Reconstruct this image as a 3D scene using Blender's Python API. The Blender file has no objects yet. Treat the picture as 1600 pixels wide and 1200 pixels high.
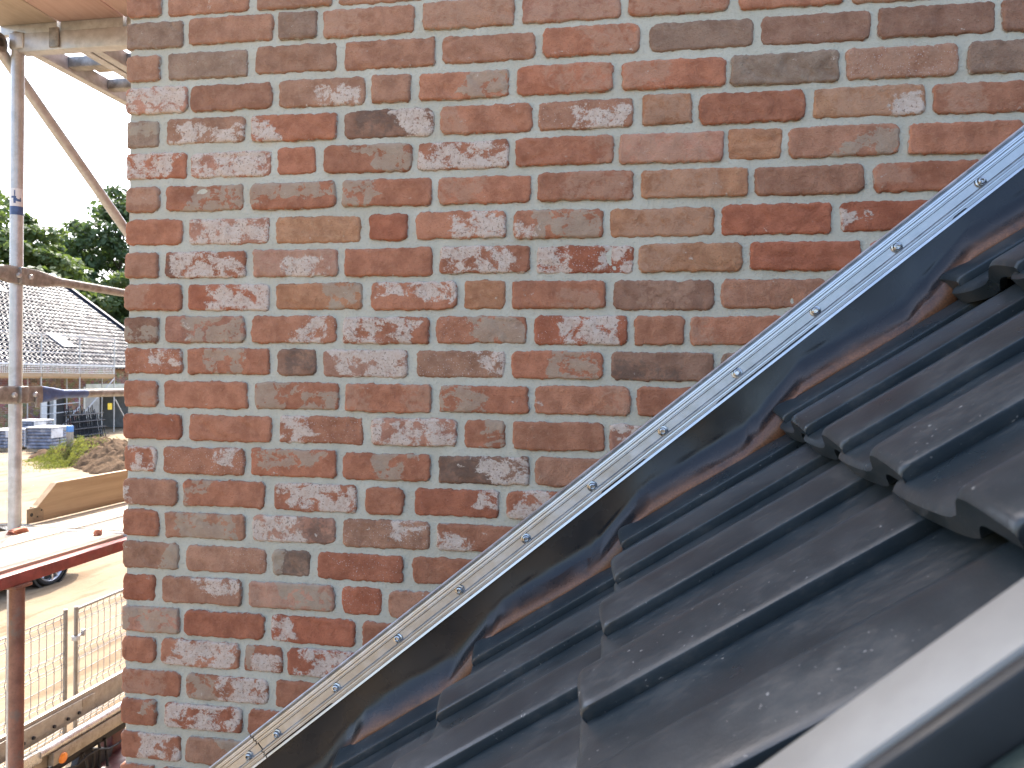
import bpy, bmesh, math, random
import numpy as np
from mathutils import Vector, Matrix, noise as mnoise

random.seed(7)
rng = np.random.default_rng(11)
scene = bpy.context.scene
COL = scene.collection
R = math.radians

# ------------------------------------------------------------------ camera
cam_data = bpy.data.cameras.new('camera')
cam = bpy.data.objects.new('camera', cam_data)
COL.objects.link(cam)
scene.camera = cam
CAM = Vector((1.2062, -1.6392, 3.1))
yaw, pitch, roll = -0.1659, -0.0068, 0.0118
fw = Vector((math.sin(yaw) * math.cos(pitch), math.cos(yaw) * math.cos(pitch), math.sin(pitch)))
rt = Vector((math.cos(yaw), -math.sin(yaw), 0))
up = rt.cross(fw)
rt2 = rt * math.cos(roll) + up * math.sin(roll)
up2 = up * math.cos(roll) - rt * math.sin(roll)
cam.matrix_world = Matrix(((rt2.x, up2.x, -fw.x, CAM.x), (rt2.y, up2.y, -fw.y, CAM.y),
                           (rt2.z, up2.z, -fw.z, CAM.z), (0, 0, 0, 1)))
cam_data.sensor_width = 36
cam_data.lens = 27
cam_data.clip_start = 0.02
cam_data.clip_end = 2000
cam_data.dof.use_dof = True
cam_data.dof.focus_distance = 1.75
cam_data.dof.aperture_fstop = 11

# ------------------------------------------------------------------ world, sun, exposure
SUN = Vector((-0.45, 0.71, 1.0)).normalized()
sun_el = math.asin(SUN.z)
sun_az = math.atan2(SUN.x, SUN.y)            # clockwise from +Y
world = bpy.data.worlds.new('World')
scene.world = world
world.use_nodes = True
wn = world.node_tree
wn.nodes.clear()
wo = wn.nodes.new('ShaderNodeOutputWorld')
wb = wn.nodes.new('ShaderNodeBackground')
ws = wn.nodes.new('ShaderNodeTexSky')
ws.sky_type = 'NISHITA'
ws.sun_disc = False
ws.sun_elevation = sun_el
ws.sun_rotation = sun_az
ws.air_density = 0.85
ws.dust_density = 3.0
ws.ozone_density = 0.6
wb.inputs['Strength'].default_value = 0.15
wn.links.new(ws.outputs[0], wb.inputs['Color'])
wn.links.new(wb.outputs[0], wo.inputs['Surface'])

sd = bpy.data.lights.new('sun', 'SUN')
sd.energy = 2.1
sd.angle = R(0.55)
sd.color = (1.0, 0.95, 0.87)
sun = bpy.data.objects.new('sun', sd)
COL.objects.link(sun)
sun.rotation_euler = (-SUN).to_track_quat('-Z', 'Y').to_euler()
sun.location = (-6, 9, 14)

scene.view_settings.view_transform = 'Standard'
scene.view_settings.look = 'None'
scene.view_settings.gamma = 1
scene.view_settings.use_curve_mapping = False
scene.view_settings.exposure = 2.3
scene.render.engine = 'CYCLES'
scene.cycles.max_bounces = 6
scene.cycles.diffuse_bounces = 3
scene.cycles.glossy_bounces = 3
scene.cycles.caustics_reflective = False
scene.cycles.caustics_refractive = False

# ------------------------------------------------------------------ helpers
class MB:
    """collects simple solids; build() links them as one mesh object"""
    def __init__(s): s.v = []; s.f = []
    def add(s, vs, fs):
        o = len(s.v); s.v += [tuple(p) for p in vs]; s.f += [tuple(i + o for i in f) for f in fs]; return s
    def box(s, x0, x1, y0, y1, z0, z1, M=None, b=0.0):
        if b > 0:
            bm = bmesh.new()
            bmesh.ops.create_cube(bm, size=1)
            for v in bm.verts:
                v.co = Vector(((x0 + x1) / 2 + v.co.x * (x1 - x0), (y0 + y1) / 2 + v.co.y * (y1 - y0), (z0 + z1) / 2 + v.co.z * (z1 - z0)))
            bmesh.ops.bevel(bm, geom=bm.edges[:], offset=b, segments=2, affect='EDGES', profile=0.5)
            bm.verts.index_update()
            vs = [v.co.copy() for v in bm.verts]; fs = [[v.index for v in f.verts] for f in bm.faces]
            bm.free()
        else:
            vs = [Vector(p) for p in ((x0, y0, z0), (x1, y0, z0), (x1, y1, z0), (x0, y1, z0), (x0, y0, z1), (x1, y0, z1), (x1, y1, z1), (x0, y1, z1))]
            fs = [(0, 3, 2, 1), (4, 5, 6, 7), (0, 1, 5, 4), (1, 2, 6, 5), (2, 3, 7, 6), (3, 0, 4, 7)]
        if M is not None: vs = [M @ v for v in vs]
        return s.add(vs, fs)
    def tube(s, p0, p1, r0, r1=None, n=12, cap=True):
        p0 = Vector(p0); p1 = Vector(p1); r1 = r0 if r1 is None else r1
        d = (p1 - p0).normalized()
        a = d.cross(Vector((0, 0, 1)) if abs(d.z) < .9 else Vector((1, 0, 0))).normalized(); b = d.cross(a)
        vs = []
        for p, r in ((p0, r0), (p1, r1)):
            for i in range(n):
                t = 2 * math.pi * i / n
                vs.append(p + (a * math.cos(t) + b * math.sin(t)) * r)
        fs = [(i, i + n, (i + 1) % n + n, (i + 1) % n) for i in range(n)]
        if cap: fs += [tuple(range(n)), tuple(range(2 * n - 1, n - 1, -1))]
        return s.add(vs, fs)
    def path(s, pts, r, n=8):
        for a, b in zip(pts[:-1], pts[1:]): s.tube(a, b, r, n=n)
        return s
    def prism(s, poly, axis, lo, hi):
        """polygon in the two other axes (in order), pushed along axis"""
        n = len(poly); vs = []
        for c in (lo, hi):
            for a, b in poly:
                vs.append({'x': (c, a, b), 'y': (a, c, b), 'z': (a, b, c)}[axis])
        fs = [(i, (i + 1) % n, (i + 1) % n + n, i + n) for i in range(n)] + [tuple(range(n - 1, -1, -1)), tuple(range(n, 2 * n))]
        return s.add(vs, fs)
    def lathe(s, prof, M, n=16):
        """profile (r, h) about local z, placed by M"""
        vs = []; m = len(prof)
        for i in range(n):
            t = 2 * math.pi * i / n
            for r, h in prof: vs.append(M @ Vector((r * math.cos(t), r * math.sin(t), h)))
        fs = []
        for i in range(n):
            for j in range(m - 1):
                a = i * m + j; b = ((i + 1) % n) * m + j
                fs.append((a, b, b + 1, a + 1))
        return s.add(vs, fs)
    def build(s, name, mat, parent=None, smooth=False, angle=35, fix=True):
        me = bpy.data.meshes.new(name)
        me.from_pydata([tuple(v) for v in s.v], [], s.f)
        if fix:
            bm = bmesh.new(); bm.from_mesh(me)
            bmesh.ops.recalc_face_normals(bm, faces=bm.faces[:])
            bm.to_mesh(me); bm.free()
        return link(name, me, mat, parent, smooth, angle)

def link(name, me, mat, parent=None, smooth=False, angle=35):
    if mat is not None: me.materials.append(mat)
    if smooth:
        me.polygons.foreach_set('use_smooth', [True] * len(me.polygons))
        if angle < 180: me.set_sharp_from_angle(angle=R(angle))
    o = bpy.data.objects.new(name, me)
    COL.objects.link(o)
    if parent is not None: o.parent = parent; o.matrix_parent_inverse = parent.matrix_world.inverted()
    return o

def tag(o, label, cat, group=None, kind=None):
    if label: o['label'] = label
    if cat: o['category'] = cat
    if group: o['group'] = group
    if kind: o['kind'] = kind
    return o

def thing(name, label, cat, loc=(0, 0, 0), group=None):
    o = bpy.data.objects.new(name, None)
    COL.objects.link(o)
    o.empty_display_size = .1
    o.location = loc
    o.matrix_world = Matrix.Translation(loc)
    return tag(o, label, cat, group)

# ------------------------------------------------------------------ material helpers
class NT:
    def __init__(s, name):
        s.m = bpy.data.materials.new(name); s.m.use_nodes = True
        s.t = s.m.node_tree; s.t.nodes.clear()
        s.out = s.t.nodes.new('ShaderNodeOutputMaterial')
        s.geo = s.t.nodes.new('ShaderNodeNewGeometry')
        s.p = s.geo.outputs['Position']
    def set(s, sock, v):
        if hasattr(v, 'is_output'): s.t.links.new(v, sock)
        elif isinstance(v, (tuple, list)) and len(v) == 3 and sock.type == 'RGBA': sock.default_value = (*v, 1)
        else: sock.default_value = v
    def noise(s, scale, detail=4, rough=.55, vec=None, dist=0.0, col=False):
        n = s.t.nodes.new('ShaderNodeTexNoise')
        s.set(n.inputs['Vector'], vec if vec is not None else s.p)
        s.set(n.inputs['Scale'], scale); n.inputs['Detail'].default_value = detail
        n.inputs['Roughness'].default_value = rough; n.inputs['Distortion'].default_value = dist
        return n.outputs['Color' if col else 'Fac']
    def vor(s, scale, vec=None, feature='F1', out='Distance'):
        n = s.t.nodes.new('ShaderNodeTexVoronoi'); n.feature = feature
        s.set(n.inputs['Vector'], vec if vec is not None else s.p); n.inputs['Scale'].default_value = scale
        return n.outputs[out]
    def scl(s, v, vec=None):
        n = s.t.nodes.new('ShaderNodeVectorMath'); n.operation = 'MULTIPLY'
        s.set(n.inputs[0], vec if vec is not None else s.p); n.inputs[1].default_value = v
        return n.outputs[0]
    def math(s, op, a, b=0.0, c=None, clamp=False):
        n = s.t.nodes.new('ShaderNodeMath'); n.operation = op; n.use_clamp = clamp
        s.set(n.inputs[0], a); s.set(n.inputs[1], b)
        if c is not None: s.set(n.inputs[2], c)
        return n.outputs[0]
    def ramp(s, f, a, b, lo=0.0, hi=1.0):
        n = s.t.nodes.new('ShaderNodeMapRange'); n.clamp = True; n.interpolation_type = 'SMOOTHSTEP'
        s.set(n.inputs[0], f)
        for i, v in enumerate((a, b, lo, hi)): n.inputs[i + 1].default_value = v
        return n.outputs[0]
    def mix(s, f, a, b, mode='MIX'):
        n = s.t.nodes.new('ShaderNodeMix'); n.data_type = 'RGBA'; n.blend_type = mode
        s.set(n.inputs[0], f); s.set(n.inputs[6], a); s.set(n.inputs[7], b)
        return n.outputs[2]
    def bump(s, h, strength=.3, dist=.002):
        n = s.t.nodes.new('ShaderNodeBump'); n.inputs['Strength'].default_value = strength
        n.inputs['Distance'].default_value = dist; s.set(n.inputs['Height'], h)
        return n.outputs[0]
    def attr(s, name):
        n = s.t.nodes.new('ShaderNodeAttribute'); n.attribute_name = name
        c = s.t.nodes.new('ShaderNodeSeparateColor'); s.t.links.new(n.outputs['Color'], c.inputs[0])
        return c.outputs
    def bsdf(s, col, rough=.8, metal=0.0, normal=None, spec=.5, **kw):
        n = s.t.nodes.new('ShaderNodeBsdfPrincipled')
        s.set(n.inputs['Base Color'], col); s.set(n.inputs['Roughness'], rough); s.set(n.inputs['Metallic'], metal)
        n.inputs['Specular IOR Level'].default_value = spec
        if normal is not None: s.t.links.new(normal, n.inputs['Normal'])
        for k, v in kw.items(): s.set(n.inputs[k.replace('_', ' ')], v)
        s.t.links.new(n.outputs[0], s.out.inputs['Surface'])
        return s.m

def plain(name, col, rough=.6, metal=0.0, var=.25, scale=14, bump=0.0, spec=.5, dirt=None, stretch=None, **kw):
    """a base colour with blotches, fine grain and (if given) patches of dirt"""
    t = NT(name)
    v = t.scl(stretch) if stretch else t.p
    n1 = t.noise(scale, 5, .6, v); n2 = t.noise(scale * 9, 3, .6, v)
    c = t.mix(t.ramp(n1, .3, .7), tuple(x * (1 - var) for x in col), tuple(min(1, x * (1 + var)) for x in col))
    c = t.mix(t.ramp(n2, .45, .75, 0, var), c, tuple(x * .5 for x in col))
    if dirt:
        c = t.mix(t.ramp(t.noise(scale * .6, 6, .7, v), .52, .66, 0, .8), c, dirt)
    rr = t.ramp(n1, .2, .8, max(.03, rough - .12), min(1, rough + .12))
    nm = t.bump(n2, .4, bump) if bump else None
    return t.bsdf(c, rr, metal, nm, spec, **kw)

# ------------------------------------------------------------------ materials of the wall and the roof
def brick_material():
    t = NT('reclaimed_brick')
    oi = t.t.nodes.new('ShaderNodeObjectInfo')
    base = oi.outputs['Color']
    m1 = t.attr('patch'); m2 = t.attr('wash')
    nA = t.noise(24, 3, .6); nB = t.noise(85, 4, .68, dist=.5); nC = t.noise(330, 2, .6); nD = t.noise(21, 4, .62, t.scl((1, 1, 1.35)), dist=.5)
    c = t.mix(t.ramp(nA, .3, .7), t.mix(1, base, (.80, .76, .74), 'MULTIPLY'), t.mix(1, base, (1.16, 1.18, 1.18), 'MULTIPLY'))
    c = t.mix(t.ramp(nB, .48, .70, 0, .42), c, t.mix(1, base, (1.22, 1.45, 1.5), 'MULTIPLY'))      # sandy mottling
    c = t.mix(t.ramp(nC, .56, .70, 0, .45), c, t.mix(1, base, (.55, .48, .45), 'MULTIPLY'))      # pits
    # pale pink lime wash
    f = t.math('MULTIPLY_ADD', t.math('SUBTRACT', nD, .5), 1.6, m2[0])
    f = t.ramp(t.math('MULTIPLY_ADD', t.math('SUBTRACT', nB, .5), 1.2, f), .36, .72, 0, .50)
    c = t.mix(f, c, (.46, .265, .165))
    # dark, over-fired faces
    f = t.math('MULTIPLY_ADD', t.math('SUBTRACT', nD, .5), 2.2, m1[2])
    c = t.mix(t.ramp(t.math('MULTIPLY_ADD', t.math('SUBTRACT', nB, .5), 1.6, f), .38, 1.0, 0, .58), c, (.10, .070, .052))
    # grey mortar smears
    f = t.math('MULTIPLY_ADD', t.math('SUBTRACT', nD, .5), 2.2, m1[1])
    f = t.math('MULTIPLY_ADD', t.math('SUBTRACT', nB, .5), .8, f)
    g = t.ramp(f, .46, .58, 0, 1)
    g = t.math('MULTIPLY', g, t.ramp(nA, .25, .75, .55, .85))
    c = t.mix(g, c, t.mix(nB, (.34, .255, .170), (.44, .345, .24)))
    # old white paint, flaked and thin
    f = t.math('MULTIPLY_ADD', t.math('SUBTRACT', nD, .5), 2.4, m1[0])
    f = t.math('MULTIPLY_ADD', t.math('SUBTRACT', nB, .5), .60, f)
    f = t.math('MULTIPLY_ADD', t.math('SUBTRACT', nC, .5), .5, f)
    w = t.ramp(f, .42, .63, 0, 1)
    w = t.math('MULTIPLY', w, t.ramp(t.math('MULTIPLY_ADD', nB, .6, t.math('MULTIPLY', nA, .4)), .30, .58, .62, .95))
    c = t.mix(w, c, t.mix(nB, (.52, .38, .28), (.68, .56, .445)))
    c = t.mix(t.math('MULTIPLY', w, t.ramp(t.noise(210, 2, .5), .60, .66, 0, .7)), c, (.16, .085, .055))      # flaked-through pits
    # paint splatter
    vd = t.vor(190, out='Distance')
    sp = t.ramp(t.math('ADD', vd, t.math('MULTIPLY_ADD', m2[1], -.28, t.math('MULTIPLY', nD, .5))), .10, .18, .75, 0)
    sp = t.math('MULTIPLY', sp, t.ramp(m2[1], .1, .4))
    c = t.mix(sp, c, (.55, .42, .35))
    fl = t.math('MULTIPLY', t.ramp(t.vor(70), .035, .07, .6, 0), t.ramp(nD, .48, .6))            # stray lime flecks
    c = t.mix(fl, c, (.50, .41, .35))
    # mortar slopped over the arrises
    rim = t.math('MULTIPLY_ADD', t.math('SUBTRACT', nB, .5), 1.5, m2[2])
    c = t.mix(t.ramp(rim, .86, 1.06, 0, .8), c, (.41, .365, .30))
    h = t.math('MULTIPLY_ADD', nC, .9, t.math('MULTIPLY', nB, 1.6))
    return t.bsdf(c, .9, 0, t.bump(h, .8, .0022), spec=.25)

def mortar_material():
    t = NT('lime_mortar')
    n1 = t.noise(6, 4); n2 = t.noise(160, 4, .65); n3 = t.noise(700, 2); n4 = t.noise(30, 5, .6)
    c = t.mix(t.ramp(n1, .3, .7), (.530, .480, .362), (.595, .545, .420))
    c = t.mix(t.ramp(n2, .5, .75, 0, .5), c, (.36, .315, .235))
    c = t.mix(t.ramp(n4, .58, .72, 0, .45), c, (.55, .50, .40))
    h = t.math('MULTIPLY_ADD', n3, .5, n2)
    return t.bsdf(c, .95, 0, t.bump(h, 1.0, .0026), spec=.2)

def tile_material():
    t = NT('engobed_roof_tile')
    n1 = t.noise(9, 5, .6); n2 = t.noise(60, 5, .65, t.scl((1, 2.2, 1))); n3 = t.noise(420, 3)
    c = t.mix(t.ramp(n1, .35, .7), (.022, .030, .034), (.037, .047, .051))
    dust = t.ramp(t.math('MULTIPLY_ADD', t.math('SUBTRACT', n2, .5), .9, n1), .48, .82, 0, .38)
    c = t.mix(dust, c, (.115, .105, .09))
    # lime specks and scuffs
    fl = t.ramp(t.noise(150, 2, .6), .695, .74, 0, .55)
    fl = t.math('MULTIPLY', fl, t.ramp(t.noise(4.5, 3), .46, .56))
    c = t.mix(fl, c, (.42, .40, .36))
    sc = t.ramp(t.noise(16, 7, .75, t.scl((1.0, 3.4, 1.0)), dist=.7), .645, .70, 0, .6)
    c = t.mix(t.math('MULTIPLY', sc, t.ramp(n3, .45, .6)), c, (.38, .36, .32))
    rough = t.math('ADD', t.ramp(n1, .3, .7, .27, .38), t.math('MULTIPLY', dust, .25))
    h = t.math('MULTIPLY_ADD', n3, .4, n2)
    return t.bsdf(c, rough, 0, t.bump(h, .22, .0012), spec=.5)

def alu_material():
    t = NT('mill_finish_aluminium')
    d = Vector((math.cos(R(39.7)), 0, math.sin(R(39.7))))
    dt = t.t.nodes.new('ShaderNodeVectorMath'); dt.operation = 'DOT_PRODUCT'
    t.set(dt.inputs[0], t.p); dt.inputs[1].default_value = (-d.z, 0, d.x)
    d2 = t.t.nodes.new('ShaderNodeVectorMath'); d2.operation = 'DOT_PRODUCT'
    t.set(d2.inputs[0], t.p); d2.inputs[1].default_value = d
    cb = t.t.nodes.new('ShaderNodeCombineXYZ')
    t.t.links.new(t.math('MULTIPLY', dt.outputs['Value'], 900), cb.inputs[0])
    t.t.links.new(t.math('MULTIPLY', d2.outputs['Value'], 9), cb.inputs[1])
    n = t.noise(1, 3, .6, cb.outputs[0]); n2 = t.noise(30, 5, .6)
    c = t.mix(t.ramp(n2, .35, .7), (.50, .50, .495), (.62, .62, .615))
    c = t.mix(t.ramp(n, .55, .75, 0, .35), c, (.42, .42, .42))
    return t.bsdf(c, t.ramp(n2, .3, .7, .30, .44), 1.0, t.bump(n, .12, .0004))

def flashing_material():
    t = NT('black_flashing_sheet')
    n1 = t.noise(7, 4); n2 = t.noise(300, 2); n3 = t.noise(24, 5, .7)
    c = t.mix(t.ramp(n1, .35, .7), (.008, .009, .011), (.014, .014, .015))
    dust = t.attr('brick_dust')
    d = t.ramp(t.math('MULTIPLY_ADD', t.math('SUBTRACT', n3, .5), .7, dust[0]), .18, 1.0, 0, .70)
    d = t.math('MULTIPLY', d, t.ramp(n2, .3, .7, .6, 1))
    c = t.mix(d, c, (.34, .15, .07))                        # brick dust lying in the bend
    fl = t.math('MULTIPLY', t.ramp(t.vor(60), .02, .04, .6, 0), t.ramp(t.noise(5, 2), .5, .6))
    c = t.mix(fl, c, (.35, .33, .30))
    rough = t.math('ADD', t.ramp(n1, .3, .75, .18, .34), t.math('MULTIPLY', d, .35))
    return t.bsdf(c, rough, 0, t.bump(n2, .08, .0005), spec=.38)

M_BRICK = brick_material()
M_MORTAR = mortar_material()
M_TILE = tile_material()
M_ALU = alu_material()
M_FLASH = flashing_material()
M_STEEL = plain('stainless_screw', (.50, .49, .47), .28, 1.0, .2, 60)
M_DARK = plain('black_rubber', (.012, .012, .012), .6, 0, .3, 30)

# ------------------------------------------------------------------ ground
def sand_material():
    t = NT('building_site_sand')
    n1 = t.noise(.25, 5); n2 = t.noise(2.2, 6, .65); n3 = t.noise(28, 4, .6)
    tr = t.noise(1.1, 5, .6, t.scl((2.6, .35, 1)))
    c = t.mix(t.ramp(n1, .35, .65), (.24, .180, .112), (.315, .245, .160))
    c = t.mix(t.ramp(tr, .50, .64, 0, .75), c, (.16, .105, .06))
    c = t.mix(t.ramp(n3, .6, .75, 0, .4), c, (.28, .21, .14))
    c = t.mix(t.ramp(n2, .62, .74, 0, .4), c, (.58, .51, .40))
    sx = t.t.nodes.new('ShaderNodeSeparateXYZ'); t.t.links.new(t.p, sx.inputs[0])
    gr = t.math('ADD', t.ramp(sx.outputs[0], -46, -40, 1, 0), t.ramp(sx.outputs[1], 46, 54, 0, 1), clamp=True)
    c = t.mix(gr, c, t.mix(n2, (.045, .085, .02), (.09, .13, .035)))
    h = t.math('MULTIPLY_ADD', n3, .25, n2)
    return t.bsdf(c, .95, 0, t.bump(h, .7, .05), spec=.15)
M_SAND = sand_material()

def axis(lo, hi, step, far):
    a = list(np.arange(lo, hi + 1e-6, step)); e = []
    d = step
    x = hi
    while x < far: d *= 1.5; x += d; e.append(x)
    s = []; d = step; x = lo
    while x > -far: d *= 1.5; x -= d; s.append(x)
    return s[::-1] + a + e
gx = axis(-27, 3, .22, 900); gy = axis(0, 38, .22, 900)
gv = []
for y in gy:
    for x in gx:
        z = 0.0
        if -40 < x < 6 and -6 < y < 60:
            p = Vector((x, y, 0))
            z = .035 * mnoise.noise(p * .9) + .02 * mnoise.noise(p * 2.7)
            q = x + .35 * y * .25 + mnoise.noise(p * .15) * 1.2          # wheel ruts running with the site road
            z += .028 * math.sin(q * 4.2) * max(0, mnoise.noise(p * .3) + .35)
        gv.append((x, y, z))
nx = len(gx)
gf = [(j * nx + i, j * nx + i + 1, (j + 1) * nx + i + 1, (j + 1) * nx + i) for j in range(len(gy) - 1) for i in range(nx - 1)]
me = bpy.data.meshes.new('ground'); me.from_pydata(gv, [], gf)
ground = link('ground', me, M_SAND, None, True, 180)
ground['kind'] = 'structure'

# ------------------------------------------------------------------ the brick wall
TABLE = """
3967 0,89,t;104,309,t;327,512,t
3896 0,145,g;160,369,t;382,476,g;490,703,t,P03;722,926,t,P39 P02;944,1156,p,P19;1169,1377,r,P09;1396,1601,r
3820 0,88,t;107,308,g;326,523,t;540,751,t;766,975,t;989,1196,r,P59;1216,1427,g;1440,1653,b;1666,1882,b;1893,2057,b
3742 0,157,p,W18;166,368,t;385,591,t,W59B;604,697,t;716,917,r,G69;933,1141,r,P59;1158,1373,r,P03;1381,1594,g;1606,1816,t,P09 S09;1833,2029,g
3666 0,85,g,G09T;103,302,t,W19B;318,524,r,W02;541,749,b,K36 W79;764,970,r,P01;982,1183,t,W47B S09;1202,1305,o,P29;1318,1530,r;1544,1757,o,P28 W78B;1771,1976,r,P13
3588 0,157,r,W26 W01;167,368,p,W19;382,476,r;494,702,r,G59;713,920,r,W05 W69;933,1143,r,P89;1155,1370,p,P06;1379,1485,o;1497,1710,t,G69;1725,1935,r
3511 0,88,t,P09T;105,300,r,G47 G89;318,524,r,G09T;540,747,r,G03;762,968,r,P03;982,1185,r,P49;1201,1419,o,P25;1431,1645,t;1663,1867,r,P02T
3434 0,148,r;163,365,p,W08;380,584,o;603,693,R;712,914,r,W59;931,1125,r,G37 W01B;1137,1354,o,P37;1368,1584,R;1599,1808,R,W01B
3357 0,88,t;104,308,r,W26 W78B K01;325,530,p,P09 W47B;547,750,r;766,967,r,W07;982,1187,R,W02 W79 S09;1198,1410,o,P02;1425,1641,R
3281 0,148,r,P03;163,366,R,W36 W79;383,590,o,G69;608,808,r,W18T;822,914,o;929,1131,r,P57B;1146,1355,b,P35;1368,1576,t
3205 0,89,b,G09B;105,307,p,G49;324,528,r,W67 S59;543,745,r,W02 W37;761,962,r,G57 S14;978,1178,R,W46 S19;1191,1296,r;1306,1512,r,P02
3131 0,151,r,W49T S09;164,369,r,G35;386,481,b,K39;497,695,p,W28;716,916,t,W89 S09;929,1127,r,G58;1144,1357,b,K05B
3054 0,88,r,P59B;102,315,r;332,536,r,G03 G79B;552,751,r,P79 P01;770,968,r,G04;981,1186,r,P79;1199,1401,r
2978 0,150,R;168,375,r;394,594,r,W02 S39;613,811,p,W39 W00;827,918,r,G59;934,1132,r;1142,1334,p,W09T
2901 0,85,r,W39;104,310,r,W67T S09;325,532,r,G17T;547,751,r,G46;769,971,b,K05 W69;984,1182,t
2825 0,141,t,W01B;156,359,r,G12;381,582,r,W29;601,691,r;714,906,R,W79T;923,1116,r,W19
2750 0,92,r;108,311,t,G37;329,531,p,W04 K59;549,751,t,W67T S09;767,960,r,W03B
2674 0,146,t,G89;164,365,t,S69;378,473,g,G02 K39;489,692,R,S39;712,903,r
2597 0,85,R;104,306,t,W58T;323,530,p,G58 P09;547,642,R,S09;658,851,t
2522 0,149,p,G08;162,362,R;377,580,R,W01;597,792,r
2450 0,88,r;101,301,r,W28;313,407,r,G02 W49B;420,622,R,W25
2374 0,152,r,P05;167,373,r,G03 W59;390,595,r
2302 0,92,r,G79T;113,309,R,W08;324,527,r
2224 0,155,r,W48;169,374,t,G59
2149 0,87,r;106,307,r
"""
TONES = {'r': (.395, .160, .086), 'R': (.385, .132, .068), 'o': (.405, .192, .098), 't': (.370, .182, .106), 'b': (.285, .150, .092), 'g': (.300, .188, .122), 'p': (.42, .205, .128)}
WALL_X = 2.75

def patches(spec, u, v):
    w = g = k = p = s = 0.0
    for q in spec:
        a = int(q[1]) / 10 - .02; b = (int(q[2]) + 1) / 10 + .02
        d = max(a - u, u - b, 0)
        # a slanting, uneven patch rather than an upright box
        val = max(0, 1 - d / .13)
        if len(q) > 3:
            e = (max(0, .45 - v) if q[3] == 'T' else max(0, v - .55)) / .25
            val *= max(0, 1 - e)
        if q[0] == 'W': w = max(w, .62 * val)
        elif q[0] == 'G': g = max(g, .62 * val)
        elif q[0] == 'K': k = max(k, .75 * val)
        elif q[0] == 'P': p = max(p, .65 * val)
        else: s = max(s, val)
    return w, g, k, p, s

def brick_mesh(x0, x1, z, h, spec, seed, depth=.098):
    """front towards -y; rounded, chipped outline, hand-moulded face"""
    rg = random.Random(seed)
    w = x1 - x0; cx = (x0 + x1) / 2
    n = max(8, round(w / .0050)); m = 14
    r = rg.uniform(.007, .017); e = rg.uniform(.0038, .0062)
    off = Vector((seed * 3.71, seed * 1.37, seed * 2.11))
    tiltx = rg.uniform(-.012, .012); front = rg.uniform(-.0028, .0016)
    rot = rg.uniform(-.006, .006)
    vs = []; A = []; B = []
    bow = rg.uniform(-.0016, .0016); crease = rg.choice([0, 0, 0, .5, 1.0])
    for j in range(m + 1):
        for i in range(n + 1):
            a = -1 + 2 * i / n; b = -1 + 2 * j / m
            # crowd grid lines towards the arrises
            a = math.copysign(1 - (1 - abs(a)) ** 1.25, a); b = math.copysign(1 - (1 - abs(b)) ** 1.35, b)
            px = a * w / 2; pz = b * h / 2
            dx = abs(px) - (w / 2 - r); dz = abs(pz) - (h / 2 - r)
            if dx > 0 and dz > 0:
                f = max(dx, dz) / math.hypot(dx, dz)
                px = math.copysign(w / 2 - r + dx * f, px); pz = math.copysign(h / 2 - r + dz * f, pz)
            d = min((1 - abs(a)) * w / 2, (1 - abs(b)) * h / 2)
            wt = max(0, 1 - d / .014)
            q = Vector((px, 0, pz)) + off
            nv = mnoise.noise_vector(q * 42) * .0026 + mnoise.noise_vector(q * 125) * .0024 + mnoise.noise_vector(q * 330) * .0014
            px += nv.x * wt; pz += nv.z * wt + bow * (1 - (2 * px / w) ** 2) * abs(b)
            if d < e:
                k = 1 - d / e
                y = e * (1 - math.sqrt(max(0, 1 - k * k))) * .9
            else: y = 0
            fr = mnoise.fractal(q * 28, 1.0, 2.0, 4)
            y += fr * .0021 * (1 - .5 * wt) + crease * max(0, .10 - abs(mnoise.noise(Vector((q.x * .7 + q.z * .5, 0, q.z)) * 17))) * .026 + max(0, mnoise.noise(q * 16 + off) - .42) * .009
            y += front + px * tiltx
            X = px + pz * rot; Z = pz - px * rot
            vs.append((cx + X, y, z + Z))
            u = i / n; v = j / m
            jit = mnoise.noise(q * 13) * .16 + (v - .5) * mnoise.noise(off * .77) * .55
            pw, pg, pk, pp, ps = patches(spec, u + jit, v + mnoise.noise(q * 11 + off) * .15)
            A.append((pw, pg, pk, 1)); B.append((pp, ps, max(0, 1 - d / .006), 1))
    fs = []
    for j in range(m):
        for i in range(n):
            o = j * (n + 1) + i
            fs.append((o, o + 1, o + n + 2, o + n + 1))
    ring = [i for i in range(n + 1)] + [j * (n + 1) + n for j in range(1, m + 1)] + [m * (n + 1) + i for i in range(n - 1, -1, -1)] + [j * (n + 1) for j in range(m - 1, 0, -1)]
    prev = ring
    for st in (.03, depth):
        o = len(vs)
        for q in ring:
            x_, y_, z_ = vs[q]
            nn = mnoise.noise(Vector((x_, st * 3, z_)) * 60) * .0014
            vs.append((x_ + nn, st, z_)); A.append(A[q]); B.append(B[q])
        cur = list(range(o, o + len(ring)))
        L = len(ring)
        for k in range(L): fs.append((prev[k], cur[k], cur[(k + 1) % L], prev[(k + 1) % L]))
        prev = cur
    return vs, fs, A, B

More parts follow.
